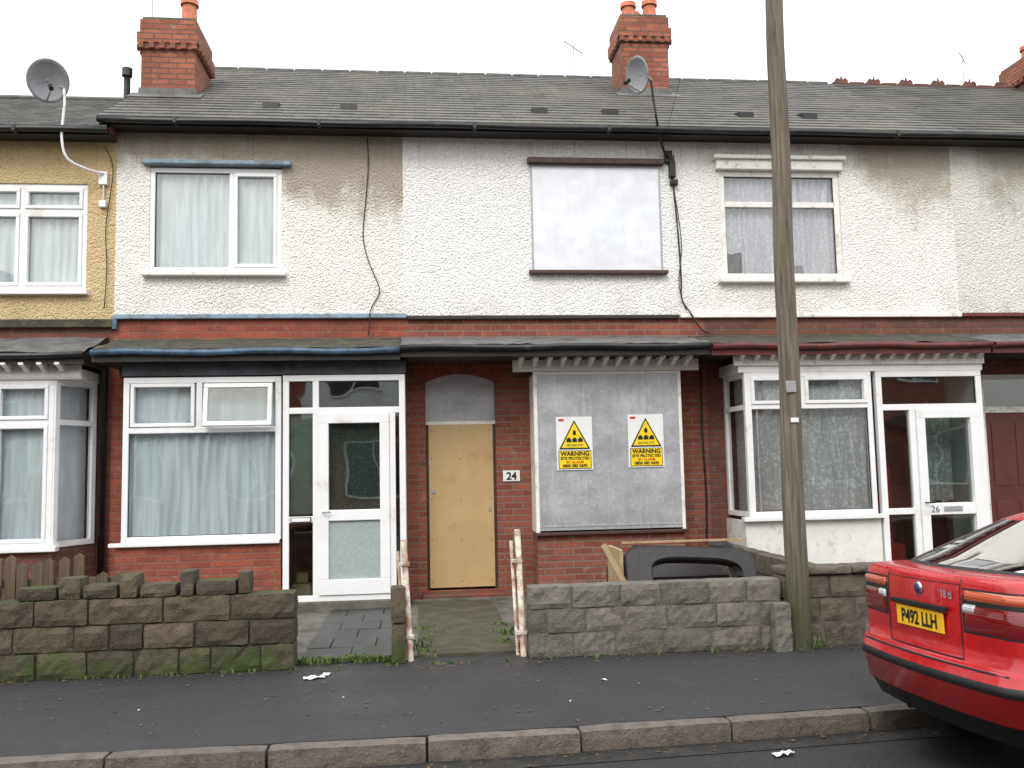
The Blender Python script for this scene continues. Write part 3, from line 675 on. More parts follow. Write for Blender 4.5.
dish((2.84,-.50,6.47),.215,math.radians(-66),math.radians(14),[(2.99,-.42,6.42),(3.01,-.42,6.2),(3.04,-.42,5.95),(3.10,-.3,5.78),(3.22,-.1,5.62),(3.30,-.04,5.55)],digit,[(3.24,3.34,-.05,-.002,5.5,5.66)])
def aerial(x,y,z0,h,az,n=8,le=.8):
    e=empty('tv_antenna');tube('mast',[(x,y,z0),(x,y,z0+h)],.010,galv,e,6)
    d=Vector((math.cos(az),math.sin(az),.12));p=Vector((x,y,z0+h-.05))
    tube('boom',[p-d*le*.5,p+d*le*.5],.008,galv,e,6);s=Vector((-d.y,d.x,0)).normalized()
    for i in range(n):
        c=p+d*(le*(i/(n-1)-.5));l=.16-.008*i;tube('element',[c-s*l+Vector((0,0,-.05)),c+s*l+Vector((0,0,.05))],.004,galv,e,5)
aerial(2.75,3.6,8.1,.75,math.radians(55));aerial(-3.72,1.6,7.3,1.9,math.radians(200));aerial(9.9,3.6,8.1,.75,math.radians(50),6)
# ---------------- telegraph pole
def woodm(name,c1,c2):
    m,nt,b=newmat(name);p=pos(nt);x,y,z=sep(nt,p)
    v=comb(nt,mth(nt,'MULTIPLY',x,26.0),mth(nt,'MULTIPLY',y,26.0),mth(nt,'MULTIPLY',z,.9))
    n=noi(nt,v,1.6,4,.7);c=mixc(nt,mr(nt,n,.3,.68),c1,c2)
    n2=noi(nt,p,2.5,3,.7);c=mixc(nt,mr(nt,n2,.45,.7,0,.35),c,S(96,95,78))
    c=mixc(nt,mr(nt,z,1.3,.0,0,.75),c,S(52,60,34))
    nt.links.new(c,b.inputs['Base Color']);b.inputs['Roughness'].default_value=.9
    nt.links.new(bump(nt,n,.9,.02),b.inputs['Normal']);return m
wood=woodm('weathered_pole_wood',S(78,72,64),S(126,117,105))
tp=empty('telegraph_pole')
base=Vector((3.22,-3.62,-.2));top=Vector((3.34,-3.55,8.8))
def rp(i,n=40):
    q=base.lerp(top,i/n);return q+Vector((.006*math.sin(i*.7),.0,0))
tube('pole',[rp(i) for i in range(41)],.1,wood,tp,20,r2=.068)
q=base.lerp(top,.265)
boxes('pole_plate',[(q.x-.07,q.x+.02,q.y-.105,q.y-.09,q.z,q.z+.10)],galv,tp,.004)
q=base.lerp(top,.236);boxes('pole_label',[(q.x-.04,q.x+.03,q.y-.106,q.y-.09,q.z,q.z+.04)],signw,tp,.004)
for i in range(6):
    q=base.lerp(top,.72+i*.05);s=1 if i%2 else -1
    tube('step_iron',[q,q+Vector((s*.2,0,0)),q+Vector((s*.2,0,.05))],.008,galv,tp,6)
T=base.lerp(top,.985)
tube('drop_wire',sag(T,(3.2,-.3,5.8),.08),.003,wire,tp,5);tube('drop_wire',sag(T,(9,-17,6.0),.3),.004,wire,tp,5)
# ---------------- garden walls
st22=stone('dark_sandstone',S(96,86,72),S(64,58,50),.60,S(58,74,31),.6)
bl24=stone('grey_block',S(118,114,107),S(92,88,82),.14,S(78,82,56),.45)
L=[]
for (z0,z1) in ((0,.205),(.212,.405),(.412,.61)):
    x=-7.6+random.uniform(0,.3)
    while x<-1.02:
        l=random.uniform(.24,.58);e=min(x+l,-1.01)
        if e>-1.2:e=-1.01
        L.append((x,e-.008,-3.62,-3.37,z0,z1+random.uniform(-.004,.004)));x=e
for a,b,h in ((20,58,14),(60,82,24),(84,118,15),(120,138,26),(140,176,14),(180,194,28),(196,236,16),(238,250,25)):
    L.append((-3.33+a/128,-3.33+b/128,-3.60,-3.39,.612,.612+h/140))
x=-3.35
while x>-7.4:
    l=random.uniform(.15,.32);L.append((x-l,x-.02,-3.60,-3.39,.612,.612+random.choice([.12,.18,.1])));x-=l
w=empty('stone_garden_wall');rough_blocks('stones',L,st22,w,.012,.045,.022);box('mortar',-7.6,-1.05,-3.605,-3.40,0,.605,simple('old_mortar',S(62,58,50),.95,.3,12,.6,60),w)
L=[]
for i,(z0,z1) in enumerate(((0,.195),(.202,.395),(.402,.585))):
    x=.9;first=True
    while x<3.08:
        l=.40 if not(first and i%2) else .22;first=False;l+=random.uniform(-.08,.04);e=min(x+l,3.1)
        if 3.1-e<.12:e=3.1
        L.append((x,e-.008,-3.60,-3.38,z0,z1));x=e
w=empty('block_garden_wall');rough_blocks('blocks',L,bl24,w,.008,.045,.02);box('mortar',.91,3.08,-3.592,-3.40,0,.58,simple('grey_mortar',S(98,94,88),.95,.3,12,.6,60),w)
L=[]
for i,(z0,z1) in enumerate(((0,.20),(.207,.40),(.407,.60))):
    x=3.12
    while x<9.4:
        l=.42+random.uniform(-.1,.06);L.append((x,x+l-.008,-3.56,-3.34,z0,z1));x+=l
x=3.12
while x<9.4:
    l=random.uniform(.5,.7);L.append((x,x+l-.008,-3.60,-3.30,.607,.67));x+=l
w=empty('block_garden_wall');rough_blocks('blocks',L,stone('brown_block',S(104,96,85),S(80,73,64),.2,S(68,75,46),.55),w,.008,.045,.018);box('mortar',3.14,9.4,-3.555,-3.36,0,.60,simple('grey_mortar_b',S(84,79,71),.95,.3,12,.6,60),w)
L=[];
for z0,z1 in ((0,.24),(.245,.46),(.465,.66)):
    y=-3.28
    while y<-1.0:
        L.append((3.42,3.60,y,y+.37,z0,z1));y+=.38
w=empty('block_garden_wall');rough_blocks('blocks',L,bpy.data.materials['brown_block'],w,.008,.07,.01)
w=empty('stone_bollard');rough_blocks('stub',[(2.96,3.11,-3.76,-3.64,-.02,.40)],bl24,w,.012,.035,.01)
w=empty('gate_pier');rough_blocks('stones',[(-.24,-.12,-3.58,-3.36,0,.32),(-.245,-.125,-3.58,-3.36,.33,.62)],st22,w,.01,.05,.01)
rustw=simple('rusty_white_paint',S(204,198,184),.6,.12,10,.3,40,dirt=S(134,90,62),dirtamt=.85)
for nm,bx,lean,h in (('gate_post',-.085,-.05,1.0),('gate_post',.865,-.035,1.06)):
    w=empty(nm)
    tube('post',[(bx,-3.47,-.02),(bx+lean,-3.47,h)],.026,rustw,w,8);tube('post_2',[(bx-.045,-3.42,-.02),(bx+lean-.05,-3.42,h-.1)],.014,rustw,w,8)
    boxes('hinge',[(bx-.06,bx+.03,-3.50,-3.41,.18,.21),(bx-.09,bx+.0,-3.50,-3.41,.78,.81)],rustw,w,.004)
fw=woodm('weathered_fence_wood',S(84,70,58),S(120,100,84))
w=empty('wooden_fence');V=[];F=[];x=-6.4
while x<-2.52:
    wd=.085;h=.93+random.uniform(-.09,.06)-(.1 if x>-2.85 else 0);y=-3.12+random.uniform(-.01,.01);l=random.uniform(-.012,.012)
    k=len(V)
    for yy in (y,y+.02):V+=[(x,yy,.02),(x+wd,yy,.02),(x+wd+l,yy,h-.03),(x+wd/2+l,yy,h),(x+l,yy,h-.03)]
    F+=[tuple(range(k,k+5)),tuple(range(k+9,k+4,-1))]+[(k+i,k+(i+1)%5,k+5+(i+1)%5,k+5+i) for i in range(5)]
    x+=wd+random.uniform(.012,.035)
mesh('pales',V,F,fw,w);boxes('rails',[(-6.4,-2.5,-3.09,-3.05,.25,.32),(-6.4,-2.5,-3.09,-3.05,.66,.73)],fw,w)
# ---------------- discarded armchair frame
da=empty('discarded_armchair')
upl=simple('black_upholstery',S(30,28,30),.5,.3,10,.4,40);ply=simple('pale_plywood',S(170,146,112),.7,.12,12,.1,30,dirt=S(130,100,72),dirtamt=.5)
V=[];F=[];n=28;cx,cz=.62,.22
for yy in (0,.13):
    for i in range(n):
        q=2*math.pi*i/n;c_,s_=math.cos(q),math.sin(q)
        k=max(abs(c_)/.62,abs(s_)/.25);V.append((cx+c_/k,yy,cz+s_/k+.02))
        e=.55;V.append((cx+.06+.42*math.copysign(abs(c_)**e,c_),yy,cz-.01+.15*math.copysign(abs(s_)**e,s_)))
m2=2*n
for i in range(n):
    a=2*i;b=2*((i+1)%n);F+=[(a,b,b+1,a+1),(m2+a,m2+a+1,m2+b+1,m2+b),(a,m2+a,m2+b,b),(a+1,b+1,m2+b+1,m2+a+1)]
o=mesh('backrest',V,F,upl,da);o.location=(1.86,-3.05,.42);o.rotation_euler=(math.radians(-28),math.radians(3),math.radians(-3))
o.modifiers.new('b','BEVEL').width=.015
boxes('side_panel',[(0,.035,-.02,.5,0,.40)],ply,da).location=(1.80,-3.05,.42)
boxes('top_rail',[(0,1.16,0,.03,0,.018)],ply,da).location=(1.88,-2.86,.855)
o=mesh('seat_base',[(0,0,0),(1.1,0,0),(1.1,.55,.02),(0,.55,.02),(0,0,.3),(1.1,0,.3),(1.1,.55,.36),(0,.55,.36)],[(0,1,5,4),(1,2,6,5),(2,3,7,6),(3,0,4,7),(4,5,6,7),(0,3,2,1)],upl,da);o.location=(1.9,-2.55,.2)
o=box('loose_board',0,.05,0,.03,0,.50,ply,da);o.location=(1.86,-3.13,.42);o.rotation_euler=(0,math.radians(-28),0)
tube('arm_roll',[(2.95,-3.0,.50),(2.98,-2.6,.76),(2.95,-2.3,.74)],.06,upl,da,12)
boxes('feet',[(2.0,2.05,-2.9,-2.85,.0,.46),(2.9,2.95,-2.9,-2.85,.0,.46)],ply,da)
# ---------------- warning signs
for a,z0 in ((1.65,1.535),(2.53,1.55)):
    e=empty('warning_sign');y=B0-.022;b=a+.44;cx=a+.22;z1=z0+.64
    box('board',a,b,y-.002,y+.008,z0,z1,signw,e,.003)
    yy=y-.0055
    def poly(nm,P,mat,yo):mesh(nm,[(p[0],yo,p[1]) for p in P],[tuple(range(len(P)))],mat,e)
    poly('triangle_border',[(a+.03,z0+.25),(b-.03,z0+.25),(cx,z0+.60)],digit,yy)
    poly('triangle',[(a+.058,z0+.267),(b-.058,z0+.267),(cx,z0+.57)],yellow,yy-.0015)
    poly('panel',[(a+.02,z0+.015),(b-.02,z0+.015),(b-.02,z0+.235),(a+.02,z0+.235)],digit,yy)
    poly('panel_face',[(a+.028,z0+.023),(b-.028,z0+.023),(b-.028,z0+.228),(a+.028,z0+.228)],yellow,yy-.0015)
    mp=lambda zz:(lambda u,v:(cx+u,yy-.003,zz+v))
    text('t1','WARNING',.072,mp(z0+.172),digit,e,bold=.003);text('t2','SITE PROTECTED',.046,mp(z0+.125),digit,e,bold=.002);text('t3','BY ALARM',.045,mp(z0+.08),signr,e,bold=.001);text('t4','0800 085 0695',.050,mp(z0+.035),digit,e,bold=.002)
    for dx in (-.07,0,.07):poly('pictogram',[(cx+dx-.03,z0+.335),(cx+dx+.03,z0+.335),(cx+dx+.03,z0+.37),(cx+dx,z0+.395),(cx+dx-.03,z0+.37)],digit,yy-.003)
    poly('pictogram_top',[(cx-.02,z0+.42),(cx+.02,z0+.42),(cx+.02,z0+.46),(cx,z0+.485),(cx-.02,z0+.46)],digit,yy-.003)
    text('t5','SECURE SITE',.036,mp(z0+.285),signg,e,bold=.001)
    poly('logo',[(a+.03,z1-.05),(a+.09,z1-.05),(a+.10,z1-.025),(a+.03,z1-.025)],signr,yy)
# ---------------- cat in window
catm=simple('cat_fur',S(60,58,60),.9,.3,20)
def skin(name,V,E,R,mat,par,root=0,sub=2):
    me=bpy.data.meshes.new(name);me.from_pydata(V,E,[]);o=bpy.data.objects.new(name,me);bpy.context.collection.objects.link(o);o.parent=par
    o.modifiers.new('s','SKIN');o.modifiers.new('u','SUBSURF').levels=sub;o.modifiers['u'].render_levels=sub
    for i,r in enumerate(R):me.skin_vertices[0].data[i].radius=(r,r)
    me.skin_vertices[0].data[root].use_root=True;me.materials.append(mat);return o
cat=empty('cat');cx,cy,cz=4.17,.115,4.045
skin('body',[(cx-.04,cy,cz+.06),(cx-.01,cy,cz+.13),(cx+.02,cy,cz+.19),(cx+.04,cy-.01,cz+.235),(cx+.075,cy-.02,cz+.235),(cx+.03,cy-.01,cz+.09),(cx+.045,cy-.02,cz+.01),(cx-.09,cy,cz+.02),(cx-.16,cy,cz+.015)],[(0,1),(1,2),(2,3),(3,4),(2,5),(5,6),(0,7),(7,8)],[.045,.045,.038,.042,.02,.02,.016,.018,.012],catm,cat)
mesh('ears',[(cx+.015,cy,cz+.26),(cx+.035,cy,cz+.265),(cx+.018,cy,cz+.31),(cx+.045,cy-.02,cz+.265),(cx+.062,cy-.02,cz+.258),(cx+.062,cy-.02,cz+.305),(cx+.025,cy+.02,cz+.26),(cx+.055,cy+.0,cz+.26)],[(0,1,2),(0,6,2),(1,6,2),(3,4,5),(3,7,5),(4,7,5)],catm,cat)
# ---------------- litter, leaves, weeds
paper=simple('paper',S(222,219,217),.7,.05)
V=[];F=[]
def scrap(cx,cy,w,h,r,z=.004):
    k=len(V);n=5
    for j in range(n+1):
        for i in range(n+1):
            a=(i/n-.5)*w*(1-.3*abs(j/n-.5));b=(j/n-.5)*h*(1+.4*noise.noise(Vector((i*.9,cx*9,1))));V.append((cx+a*math.cos(r)-b*math.sin(r),cy+a*math.sin(r)+b*math.cos(r),z+.03*abs(noise.noise(Vector((a*22,b*22,cx))))))
    for j in range(n):
        for i in range(n):q=k+j*(n+1)+i;F.append((q,q+1,q+n+2,q+n+1))
scrap(-.82,-3.97,.17,.08,.4);scrap(-.74,-3.88,.08,.06,1.0);scrap(1.35,-4.45,.045,.03,.3);scrap(2.1,-5.95,.14,.05,.2,-.112);scrap(-.55,-4.6,.02,.015,.3);scrap(1.0,-5.0,.02,.015,.3);scrap(-1.9,-4.7,.02,.015,.9)
mesh('litter_paper',V,F,paper)
leafm=simple('dead_leaves',S(104,76,46),.85,.4,30)
V=[];F=[]
for i in range(760):
    m_=random.random()
    x=random.uniform(-5,8)
    if m_<.5:y=-3.64-abs(random.gauss(0,.10))
    elif m_<.75:y=ky(x)-.03-abs(random.gauss(0,.08))
    else:x=random.uniform(-4,6);y=random.uniform(-5.5,-3.7)
    z=-.112 if y<ky(x) else .006
    s=random.uniform(.006,.018);r=random.random()*6.28;k=len(V)
    for q,l in ((0,1.4),(1.3,.7),(3.14,1.2),(4.9,.7)):V.append((x+s*l*math.cos(q+r),y+s*l*math.sin(q+r),z+random.uniform(0,.008)))
    F.append((k,k+1,k+2,k+3))
mesh('fallen_leaves',V,F,leafm)
weedm=simple('weed_green',S(80,98,50),.8,.35,20)
V=[];F=[]
def tuft(x,y,z,h,n,sp):
    for i in range(n):
        a=random.random()*6.28;l=h*random.uniform(.5,1.1);bx=x+random.gauss(0,sp);by=y+random.gauss(0,sp*.5);w_=random.uniform(.003,.009);k=len(V)
        dx,dy=math.cos(a)*l*.5,math.sin(a)*l*.5;px,py=-math.sin(a)*w_,math.cos(a)*w_
        V.extend([(bx-px,by-py,z),(bx+px,by+py,z),(bx+px+dx*.5,by+py+dy*.5,z+l*.7),(bx-px+dx*.5,by-py+dy*.5,z+l*.7),(bx+dx,by+dy,z+l)]);F.extend([(k,k+1,k+2,k+3),(k+3,k+2,k+4)])
for i in range(36):tuft(random.uniform(-1.0,-.22),-3.42+random.gauss(0,.05),.005,.05,20,.03)
for i in range(22):tuft(random.choice([random.gauss(.02,.06),random.gauss(.80,.05)]),random.uniform(-3.5,-2.0),.02,.035,12,.04)
for i in range(50):tuft(random.uniform(-4,6),-3.64,.0,.03,6,.02)
for x,y in ((.86,-3.2),(.02,-3.1),(.83,-2.6),(3.36,-3.68)):tuft(x,y,.01,.09,34,.04)
mesh('weeds',V,F,weedm)
# ---------------- car
car=empty('parked_car')
def paintm(name,c):
    m,nt,b=newmat(name);tc=pos(nt);n=noi(nt,tc,3,3,.7)
    nt.links.new(mixc(nt,mr(nt,n,.3,.7),mul(c,.88),mul(c,1.05)),b.inputs['Base Color']);nt.links.new(mr(nt,noi(nt,tc,12,3,.7),.3,.7,.2,.35),b.inputs['Roughness']);b.inputs['Coat Weight'].default_value=.5;b.inputs['Coat Roughness'].default_value=.04;return m
cred=paintm('red_car_paint',S(180,12,20));cblk=simple('black_trim',S(22,22,24),.55,.15,20);cgl=glassm('car_glass',(.26,.29,.29,1),.10,.8)
def lensm(name,c):
    m,nt,b=newmat(name);p=pos(nt)
    w_=nd(nt,'TexWave',{'Vector':p,'Scale':22.0},bands_direction='Z').outputs[0]
    nt.links.new(mixc(nt,w_,mul(c,.55),c),b.inputs['Base Color']);b.inputs['Roughness'].default_value=.12;b.inputs['Coat Weight'].default_value=1.0;return m
lred=lensm('tail_lens_red',S(128,8,18));lamb=lensm('tail_lens_amber',S(206,92,52));lwh=lensm('head_lens',S(210,212,214))
X0,YC=2.72,-6.38
BB=-.03
def cloop(r,f,b,rc,z,bow=.07,fb=.28):
    P=[];NR,NC,NS=26,8,46
    b=b+BB
    def add(u,v):P.append((u,v))
    for i in range(NR):v=-(b-rc)+2*(b-rc)*i/NR;add(r,v)
    for i in range(NC):q=math.pi/2*i/NC;add(r+rc-rc*math.cos(q),b-rc+rc*math.sin(q))
    for i in range(NS):add(r+rc+(f-r-2*rc)*i/NS,b)
    for i in range(NC):q=math.pi/2*i/NC;add(f-rc+rc*math.sin(q),b-rc+rc*math.cos(q))
    for i in range(NR):v=(b-rc)-2*(b-rc)*i/NR;add(f,v)
    for i in range(NC):q=math.pi/2*i/NC;add(f-rc+rc*math.cos(q),-(b-rc)-rc*math.sin(q))
    for i in range(NS):add(f-rc-(f-r-2*rc)*i/NS,-b)
    for i in range(NC):q=math.pi/2*i/NC;add(r+rc-rc*math.sin(q),-(b-rc)-rc*math.cos(q))
    o=[]
    for u,v in P:
        t=max(0,1-(u-r)/.9);u2=u+bow*(v/b)**2*t
        t=max(0,1-(f-u)/.9);u2-=fb*(v/b)**2*t
        zz=z
        if u2>2.75 and z>.55:zz=z-(u2-2.75)*.16*(z-.55)/.5-.05*max(0,u2-3.3)*(z-.55)/.5
        o.append((X0+u2,YC+v,zz))
    return o
lev=[(.24,.12,3.95,.74,.16),(.27,.07,4.0,.79,.16),(.36,.03,4.06,.83,.17),(.365,.018,4.07,.835,.17),(.50,.0,4.08,.85,.17),(.505,-.008,4.085,.857,.17),(.545,-.008,4.085,.857,.17),(.55,.0,4.08,.85,.17),(.60,.004,4.07,.85,.17),(.612,.02,4.06,.848,.16),(.62,.05,4.05,.843,.14),(.70,.052,4.03,.848,.13),(.80,.052,4.0,.845,.13),(.97,.058,3.93,.83,.13),(1.01,.063,3.90,.82,.13),(1.035,.075,3.86,.81,.14),(1.046,.10,3.82,.785,.15),(1.05,.16,3.80,.75,.16)]
V=[];F=[];MI=[]
for z,r,f,b,rc in lev:V+=cloop(r,f,b,rc,z)
n=len(V)//len(lev)
for j in range(len(lev)-1):
    zc=(lev[j][0]+lev[j+1][0])/2
    for i in range(n):
        F.append((j*n+i,j*n+(i+1)%n,(j+1)*n+(i+1)%n,(j+1)*n+i))
        MI.append(1 if (zc<.33 or .502<zc<.548) else 0)
F.append(tuple(range(n-1,-1,-1)));MI.append(1);k=(len(lev)-1)*n;F.append(tuple(k+i for i in range(n)));MI.append(0)
body=mesh('body',V,F,cred,None,True,MI,[cred,cblk])
WZ=.268
cut=[]
for u in (.72,3.40):
    bpy.ops.mesh.primitive_cylinder_add(radius=.345,depth=2.2,vertices=48,location=(X0+u,YC,WZ),rotation=(math.pi/2,0,0));c=bpy.context.object
    md=body.modifiers.new('c','BOOLEAN');md.operation='DIFFERENCE';md.object=c;md.solver='EXACT';cut.append(c)
bpy.context.view_layer.update()
me=bpy.data.meshes.new_from_object(body.evaluated_get(bpy.context.evaluated_depsgraph_get()))
body.modifiers.clear();body.data=me
for c in cut:bpy.data.objects.remove(c)
for p_ in me.polygons:
    p_.use_smooth=len(p_.vertices)<=4 and p_.area<.2
body.parent=car
boxes('arch_lining',[(X0+.3,X0+3.85,YC-.52,YC+.52,.2,.6)],cblk,car)
gl=[(1.04,.26,3.02,.745,.12),(1.065,.30,2.98,.74,.12),(1.10,.38,2.92,.73,.12),(1.30,.86,2.50,.64,.13),(1.345,1.0,2.38,.615,.15),(1.37,1.12,2.25,.56,.2),(1.382,1.3,2.05,.46,.2)]
V=[];F=[];MI=[]
for z,r,f,b,rc in gl:
    P=cloop(r,f,b,rc,.5,.10,.12);V+=[(p[0],p[1],z) for p in P]
for j in range(len(gl)-1):
    for i in range(n):
        F.append((j*n+i,j*n+(i+1)%n,(j+1)*n+(i+1)%n,(j+1)*n+i))
        mat=0
        if j in (1,2):
            z_=i
            rear=(1<=z_<25)
            sideL=26+8+10<=z_<26+8+44;front=26+8+46+8+1<=z_<26+8+46+8+25;sideR=26+8+46+8+26+8+2<=z_<26+8+46+8+26+8+36
            if rear or sideL or front or sideR:mat=1
            elif z_ in (0,25,26,133):mat=2
            bp=26+8+22;bp2=26+8+46+8+26+8+24
            if z_ in (bp,bp+1,bp2,bp2+1):mat=2
        if j==0:mat=2
        MI.append(mat)
k=(len(gl)-1)*n;F.append(tuple(k+i for i in range(n)));MI.append(0)
gh=mesh('greenhouse',V,F,cred,car,True,MI,[cred,cgl,cblk])
upc=simple('car_seat_cloth',S(50,48,48),.9,.2,20)
boxes('seats',[(X0+.55,X0+2.8,YC-.6,YC+.6,1.052,1.056),(X0+1.0,X0+1.1,YC-.5,YC+.5,1.056,1.14),(X0+1.7,X0+1.82,YC+.12,YC+.55,1.056,1.16),(X0+1.7,X0+1.82,YC-.55,YC-.12,1.056,1.16),(X0+1.72,X0+1.8,YC+.24,YC+.46,1.165,1.27),(X0+1.72,X0+1.8,YC-.46,YC-.24,1.165,1.27)],upc,car,.001)
def rear_u(z,v):
    for a,b in zip(lev,lev[1:]):
        if a[0]<=z<=b[0]:
            t=(z-a[0])/(b[0]-a[0]);r=a[1]+(b[1]-a[1])*t;bb=a[3]+(b[3]-a[3])*t+BB;rc=a[4];break
    u=r
    if abs(v)>bb-rc:
        s_=min(1,(abs(v)-(bb-rc))/rc);u=r+rc-rc*math.sqrt(max(0,1-s_*s_))
    t=max(0,1-(u-r)/.9);return u+.07*(v/bb)**2*t
def patch(name,v0,v1,z0,z1,mat,off=.008,nv=14,nz=4):
    V=[];F=[]
    for j in range(nz+1):
        for i in range(nv+1):
            v=v0+(v1-v0)*i/nv;z=z0+(z1-z0)*j/nz
            ed=0 if (0<i<nv and 0<j<nz) else off
            sx=max(0,(abs(v)-.68)/.14);V.append((X0+rear_u(z,v)-off+ed*.9,YC+v+math.copysign(sx*off*1.2,v)*(0 if ed else 1),z))
    for j in range(nz):
        for i in range(nv):q=j*(nv+1)+i;F.append((q,q+1,q+nv+2,q+nv+1))
    return mesh(name,V,F,mat,car,True)
for s in (1,-1):
    patch('tail_light_surround',s*.375,s*.806,.765,.99,cblk,.006,22)
    patch('tail_light_amber',s*.39,s*.80,.925,.98,lamb,.014,22)
    patch('tail_light_red',s*.39,s*.80,.775,.92,lred,.014,22)
    patch('reverse_lens',s*.39,s*.48,.862,.915,lwh,.018)
    tube('hatch_seam',[(X0+rear_u(z,.36)-.001,YC+s*.36,z) for z in (.63,.7,.8,.9,1.0,1.03)],.004,cblk,car,6)
patch('hatch_seam_low',-.36,.36,.622,.630,cblk,.004,14,2)
patch('crease',-.36,.36,1.0,1.005,cblk,.002,14,2)
def px_box(nm,v0,v1,z0,z1,mat,off,th=.012):
    vm=(v0+v1)/2;u=rear_u((z0+z1)/2,vm);return box(nm,X0+u-off-th,X0+u-off,YC+v0,YC+v1,z0,z1,mat,car,.003)
px_box('number_plate',-.235,.235,.735,.845,simple('plate_yellow',S(240,188,26),.4,.04,8,dirt=S(200,160,50),dirtamt=.4),.004,.008)
px_box('plate_lamp_bar',-.27,.27,.855,.88,cblk,.0,.03)
uu=X0+rear_u(.79,0)-.0145
text('plate_text','P492 LLH',.103,lambda a,b:(uu,YC-a*.88,.755+b),digit,car,bold=.003)
tube('badge',[(X0+rear_u(.955,0)-.002,YC,.955),(X0+rear_u(.955,0)-.012,YC,.955)],.034,simple('badge_chrome',S(190,190,195),.2,.05,5,metal=.9),car,20)
tube('badge_inner',[(X0+rear_u(.955,0)-.012,YC,.955),(X0+rear_u(.955,0)-.014,YC,.955)],.026,simple('badge_blue',S(40,60,110),.3,.05),car,20)
uu2=X0+rear_u(.95,.3)-.006
text('model_letters','318 ti',.06,lambda a,b:(uu2,YC-.23-a,.925+b),galv,car,bold=.002)
patch('bumper_lip',-.78,.78,.595,.605,cblk,.004,20,2)
tube('exhaust',[(X0+.5,YC+.40,.25),(X0+.16,YC+.40,.24)],.028,cblk,car,12)
tyre=simple('tyre_rubber',S(26,26,27),.85,.2,30,.3,80);alloy=simple('alloy_wheel',S(160,162,166),.35,.08,10,metal=.7)
for u in (.72,3.40):
    for s in (1,-1):
        V=[];F=[];n2=40;pr=[(.19,.0),(.205,-.02),(.27,-.028),(.30,-.015),(.308,.02),(.308,.14),(.30,.17),(.20,.18)]
        for i in range(n2):
            q=2*math.pi*i/n2
            for r,w_ in pr:V.append((X0+u+r*math.cos(q),YC+s*(.77-w_),WZ+r*math.sin(q)))
        m_=len(pr)
        for i in range(n2):
            for j in range(m_-1):F.append((i*m_+j,i*m_+j+1,((i+1)%n2)*m_+j+1,((i+1)%n2)*m_+j))
        mesh('tyre',V,F,tyre,car,True)
        c0=Vector((X0+u,YC+s*.76,WZ));c1=Vector((X0+u,YC+s*.66,WZ))
        tube('hub',[c1,c0],.06,alloy,car,20);tube('rim',[c0+Vector((0,-s*.01,0)),c1],.2,cblk,car,32)
        for i in range(7):
            q=2*math.pi*i/7;tube('spoke',[c0,c0+Vector((.195*math.cos(q),0,.195*math.sin(q)))],.018,alloy,car,6)
for s in (1,-1):
    boxes('door_mirror',[(X0+2.62,X0+2.74,YC+(-.92 if s<0 else .79),YC+(-.79 if s<0 else .92),.98,1.09)],cred,car,.03)
    tube('side_rub_strip',[(X0+1.15,YC+s*.822,.58),(X0+2.95,YC+s*.822,.58)],.012,cblk,car,6)
    for u in (1.30,2.62):tube('door_seam',[(X0+u,YC+s*.821,.3),(X0+u,YC+s*.816,.8),(X0+u,YC+s*.77,1.03)],.004,cblk,car,5)
boxes('headlight',[(X0+3.80,X0+3.90,YC+.45,YC+.70,.62,.74),(X0+3.80,X0+3.90,YC-.70,YC-.45,.62,.74)],lwh,car,.02)
pv=Vector((0,YC,-.12))
car.matrix_world=Matrix.Translation(pv+Vector((0,0,-.08)))@Matrix.Rotation(math.radians(-2.0),4,'X')@Matrix.Translation(-pv)
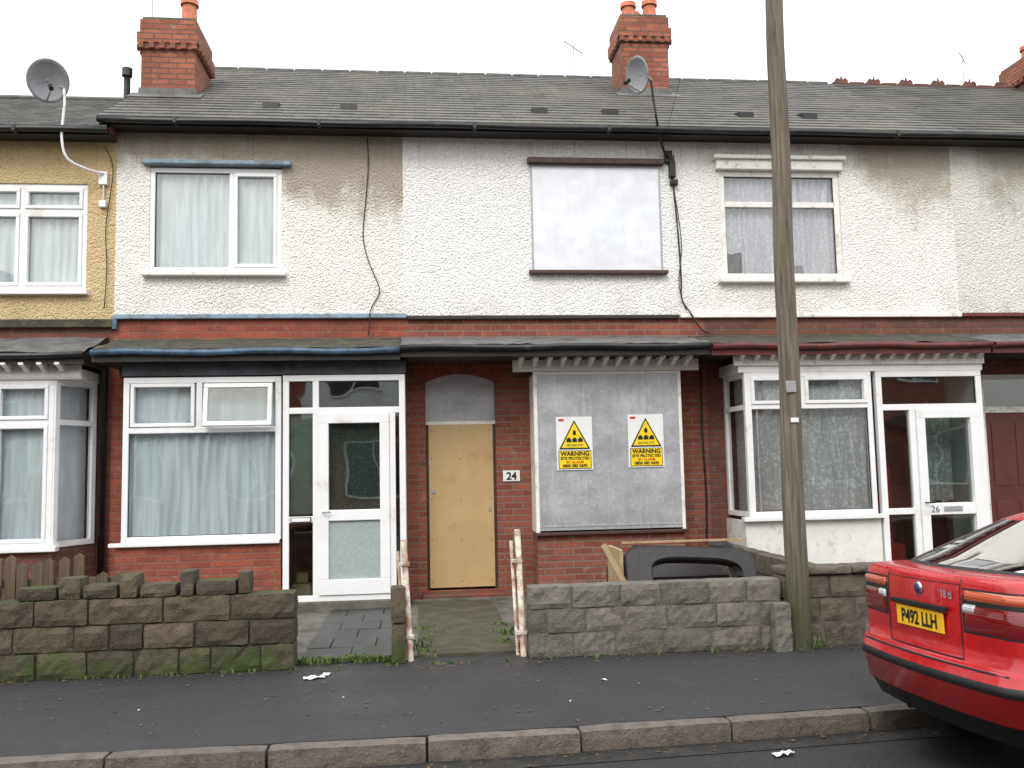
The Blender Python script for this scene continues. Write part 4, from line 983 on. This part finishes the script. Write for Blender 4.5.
# ---------------- opposite side of the street
dg=simple('dark_pane',S(50,56,60),.15,.2)
def opp(x0,k):
    h=empty('terraced_house');x1=x0+3.7;y=-18.5
    wm=[peb24,br,peb28,br2][k%4]
    boxes('lower_wall',[(x0,x1,y-7,y,0,3.1)],br,h);boxes('upper_wall',[(x0,x1,y-7,y-.002,3.1,5.8)],wm,h)
    mesh('roof',[(x0,y+.35,5.75),(x1,y+.35,5.75),(x1,y-3.5,8.1),(x0,y-3.5,8.1),(x1,y-7.3,5.75),(x0,y-7.3,5.75)],[(0,1,2,3),(3,2,4,5),(0,3,5),(1,4,2)],sl2,h)
    for a,b,c,d_ in ((x0+.9,x0+2.6,4.0,5.3),(x0+1.6,x0+3.3,.8,2.5)):
        boxes('window_frame',[(a,b,y,y+.06,c,c+.07),(a,b,y,y+.06,d_-.07,d_),(a,a+.07,y,y+.06,c+.07,d_-.07),(b-.07,b,y,y+.06,c+.07,d_-.07),((a+b)/2-.03,(a+b)/2+.03,y,y+.055,c+.07,d_-.07)],white_upvc,h)
        boxes('window_pane',[(a+.07,b-.07,y,y+.02,c+.07,d_-.07)],dg,h)
    box('front_door',x0+.3,x0+1.15,y,y+.04,.1,2.1,maroon,h);box('chimney_stack',x0-.3,x0+.3,y-3.8,y-3.2,7.6,8.9,brc,h)
    box('canopy',x0,x1,y,y+.7,2.8,2.95,darkfascia,h);box('front_garden_wall',x0+1.2,x1,y+3.2,y+3.4,0,.7,br,h)
for k in range(10):opp(-18.5+k*3.7,k)
# ---------------- sky and light
w=bpy.data.worlds.new("World");sc.world=w;w.use_nodes=True;nt=w.node_tree;nt.nodes.clear()
out=nt.nodes.new('ShaderNodeOutputWorld')
sky=nd(nt,'TexSky',sky_type='NISHITA');sky.sun_disc=False;sky.sun_elevation=math.radians(42);sky.sun_rotation=math.radians(200);sky.air_density=2.0;sky.dust_density=5.0
tc=nd(nt,'TexCoord').outputs['Generated'];x,y,z=sep(nt,tc)
b1=nd(nt,'Background',{0:sky.outputs[0],1:.05})
cn=noi(nt,comb(nt,x,y,mth(nt,'MULTIPLY',z,2.5)),2.0,3,.5)
cc=mixc(nt,mr(nt,cn,.35,.65),(.93,.95,.985,1),(.99,.995,1,1))
b2=nd(nt,'Background',{0:cc,1:mr(nt,z,0,.9,1.25,2.05)})
ad=nd(nt,'AddShader',{0:b1.outputs[0],1:b2.outputs[0]});nt.links.new(ad.outputs[0],out.inputs[0])
sd=bpy.data.lights.new('sun','SUN');sd.energy=1.3;sd.angle=math.radians(22);sd.color=(1,.985,.96)
so=bpy.data.objects.new('sun',sd);bpy.context.collection.objects.link(so);so.rotation_euler=(math.radians(48),0,math.radians(-20))
# ---------------- camera
yaw,p,ro=math.radians(6),math.radians(5.2),math.radians(1.2)
f=Vector((math.sin(yaw)*math.cos(p),math.cos(yaw)*math.cos(p),math.sin(p)));r0=Vector((math.cos(yaw),-math.sin(yaw),0));u0=r0.cross(f)
R=r0*math.cos(ro)-u0*math.sin(ro);U=u0*math.cos(ro)+r0*math.sin(ro)
cd=bpy.data.cameras.new('camera');co=bpy.data.objects.new('camera',cd);bpy.context.collection.objects.link(co)
cd.lens=900/1024*36;cd.sensor_width=36;cd.clip_end=2000
co.matrix_world=Matrix.Translation((0,-11.2,1.6))@Matrix((R,U,-f)).transposed().to_4x4()
sc.camera=co
sc.view_settings.view_transform='Standard';sc.view_settings.look='None';sc.view_settings.exposure=0
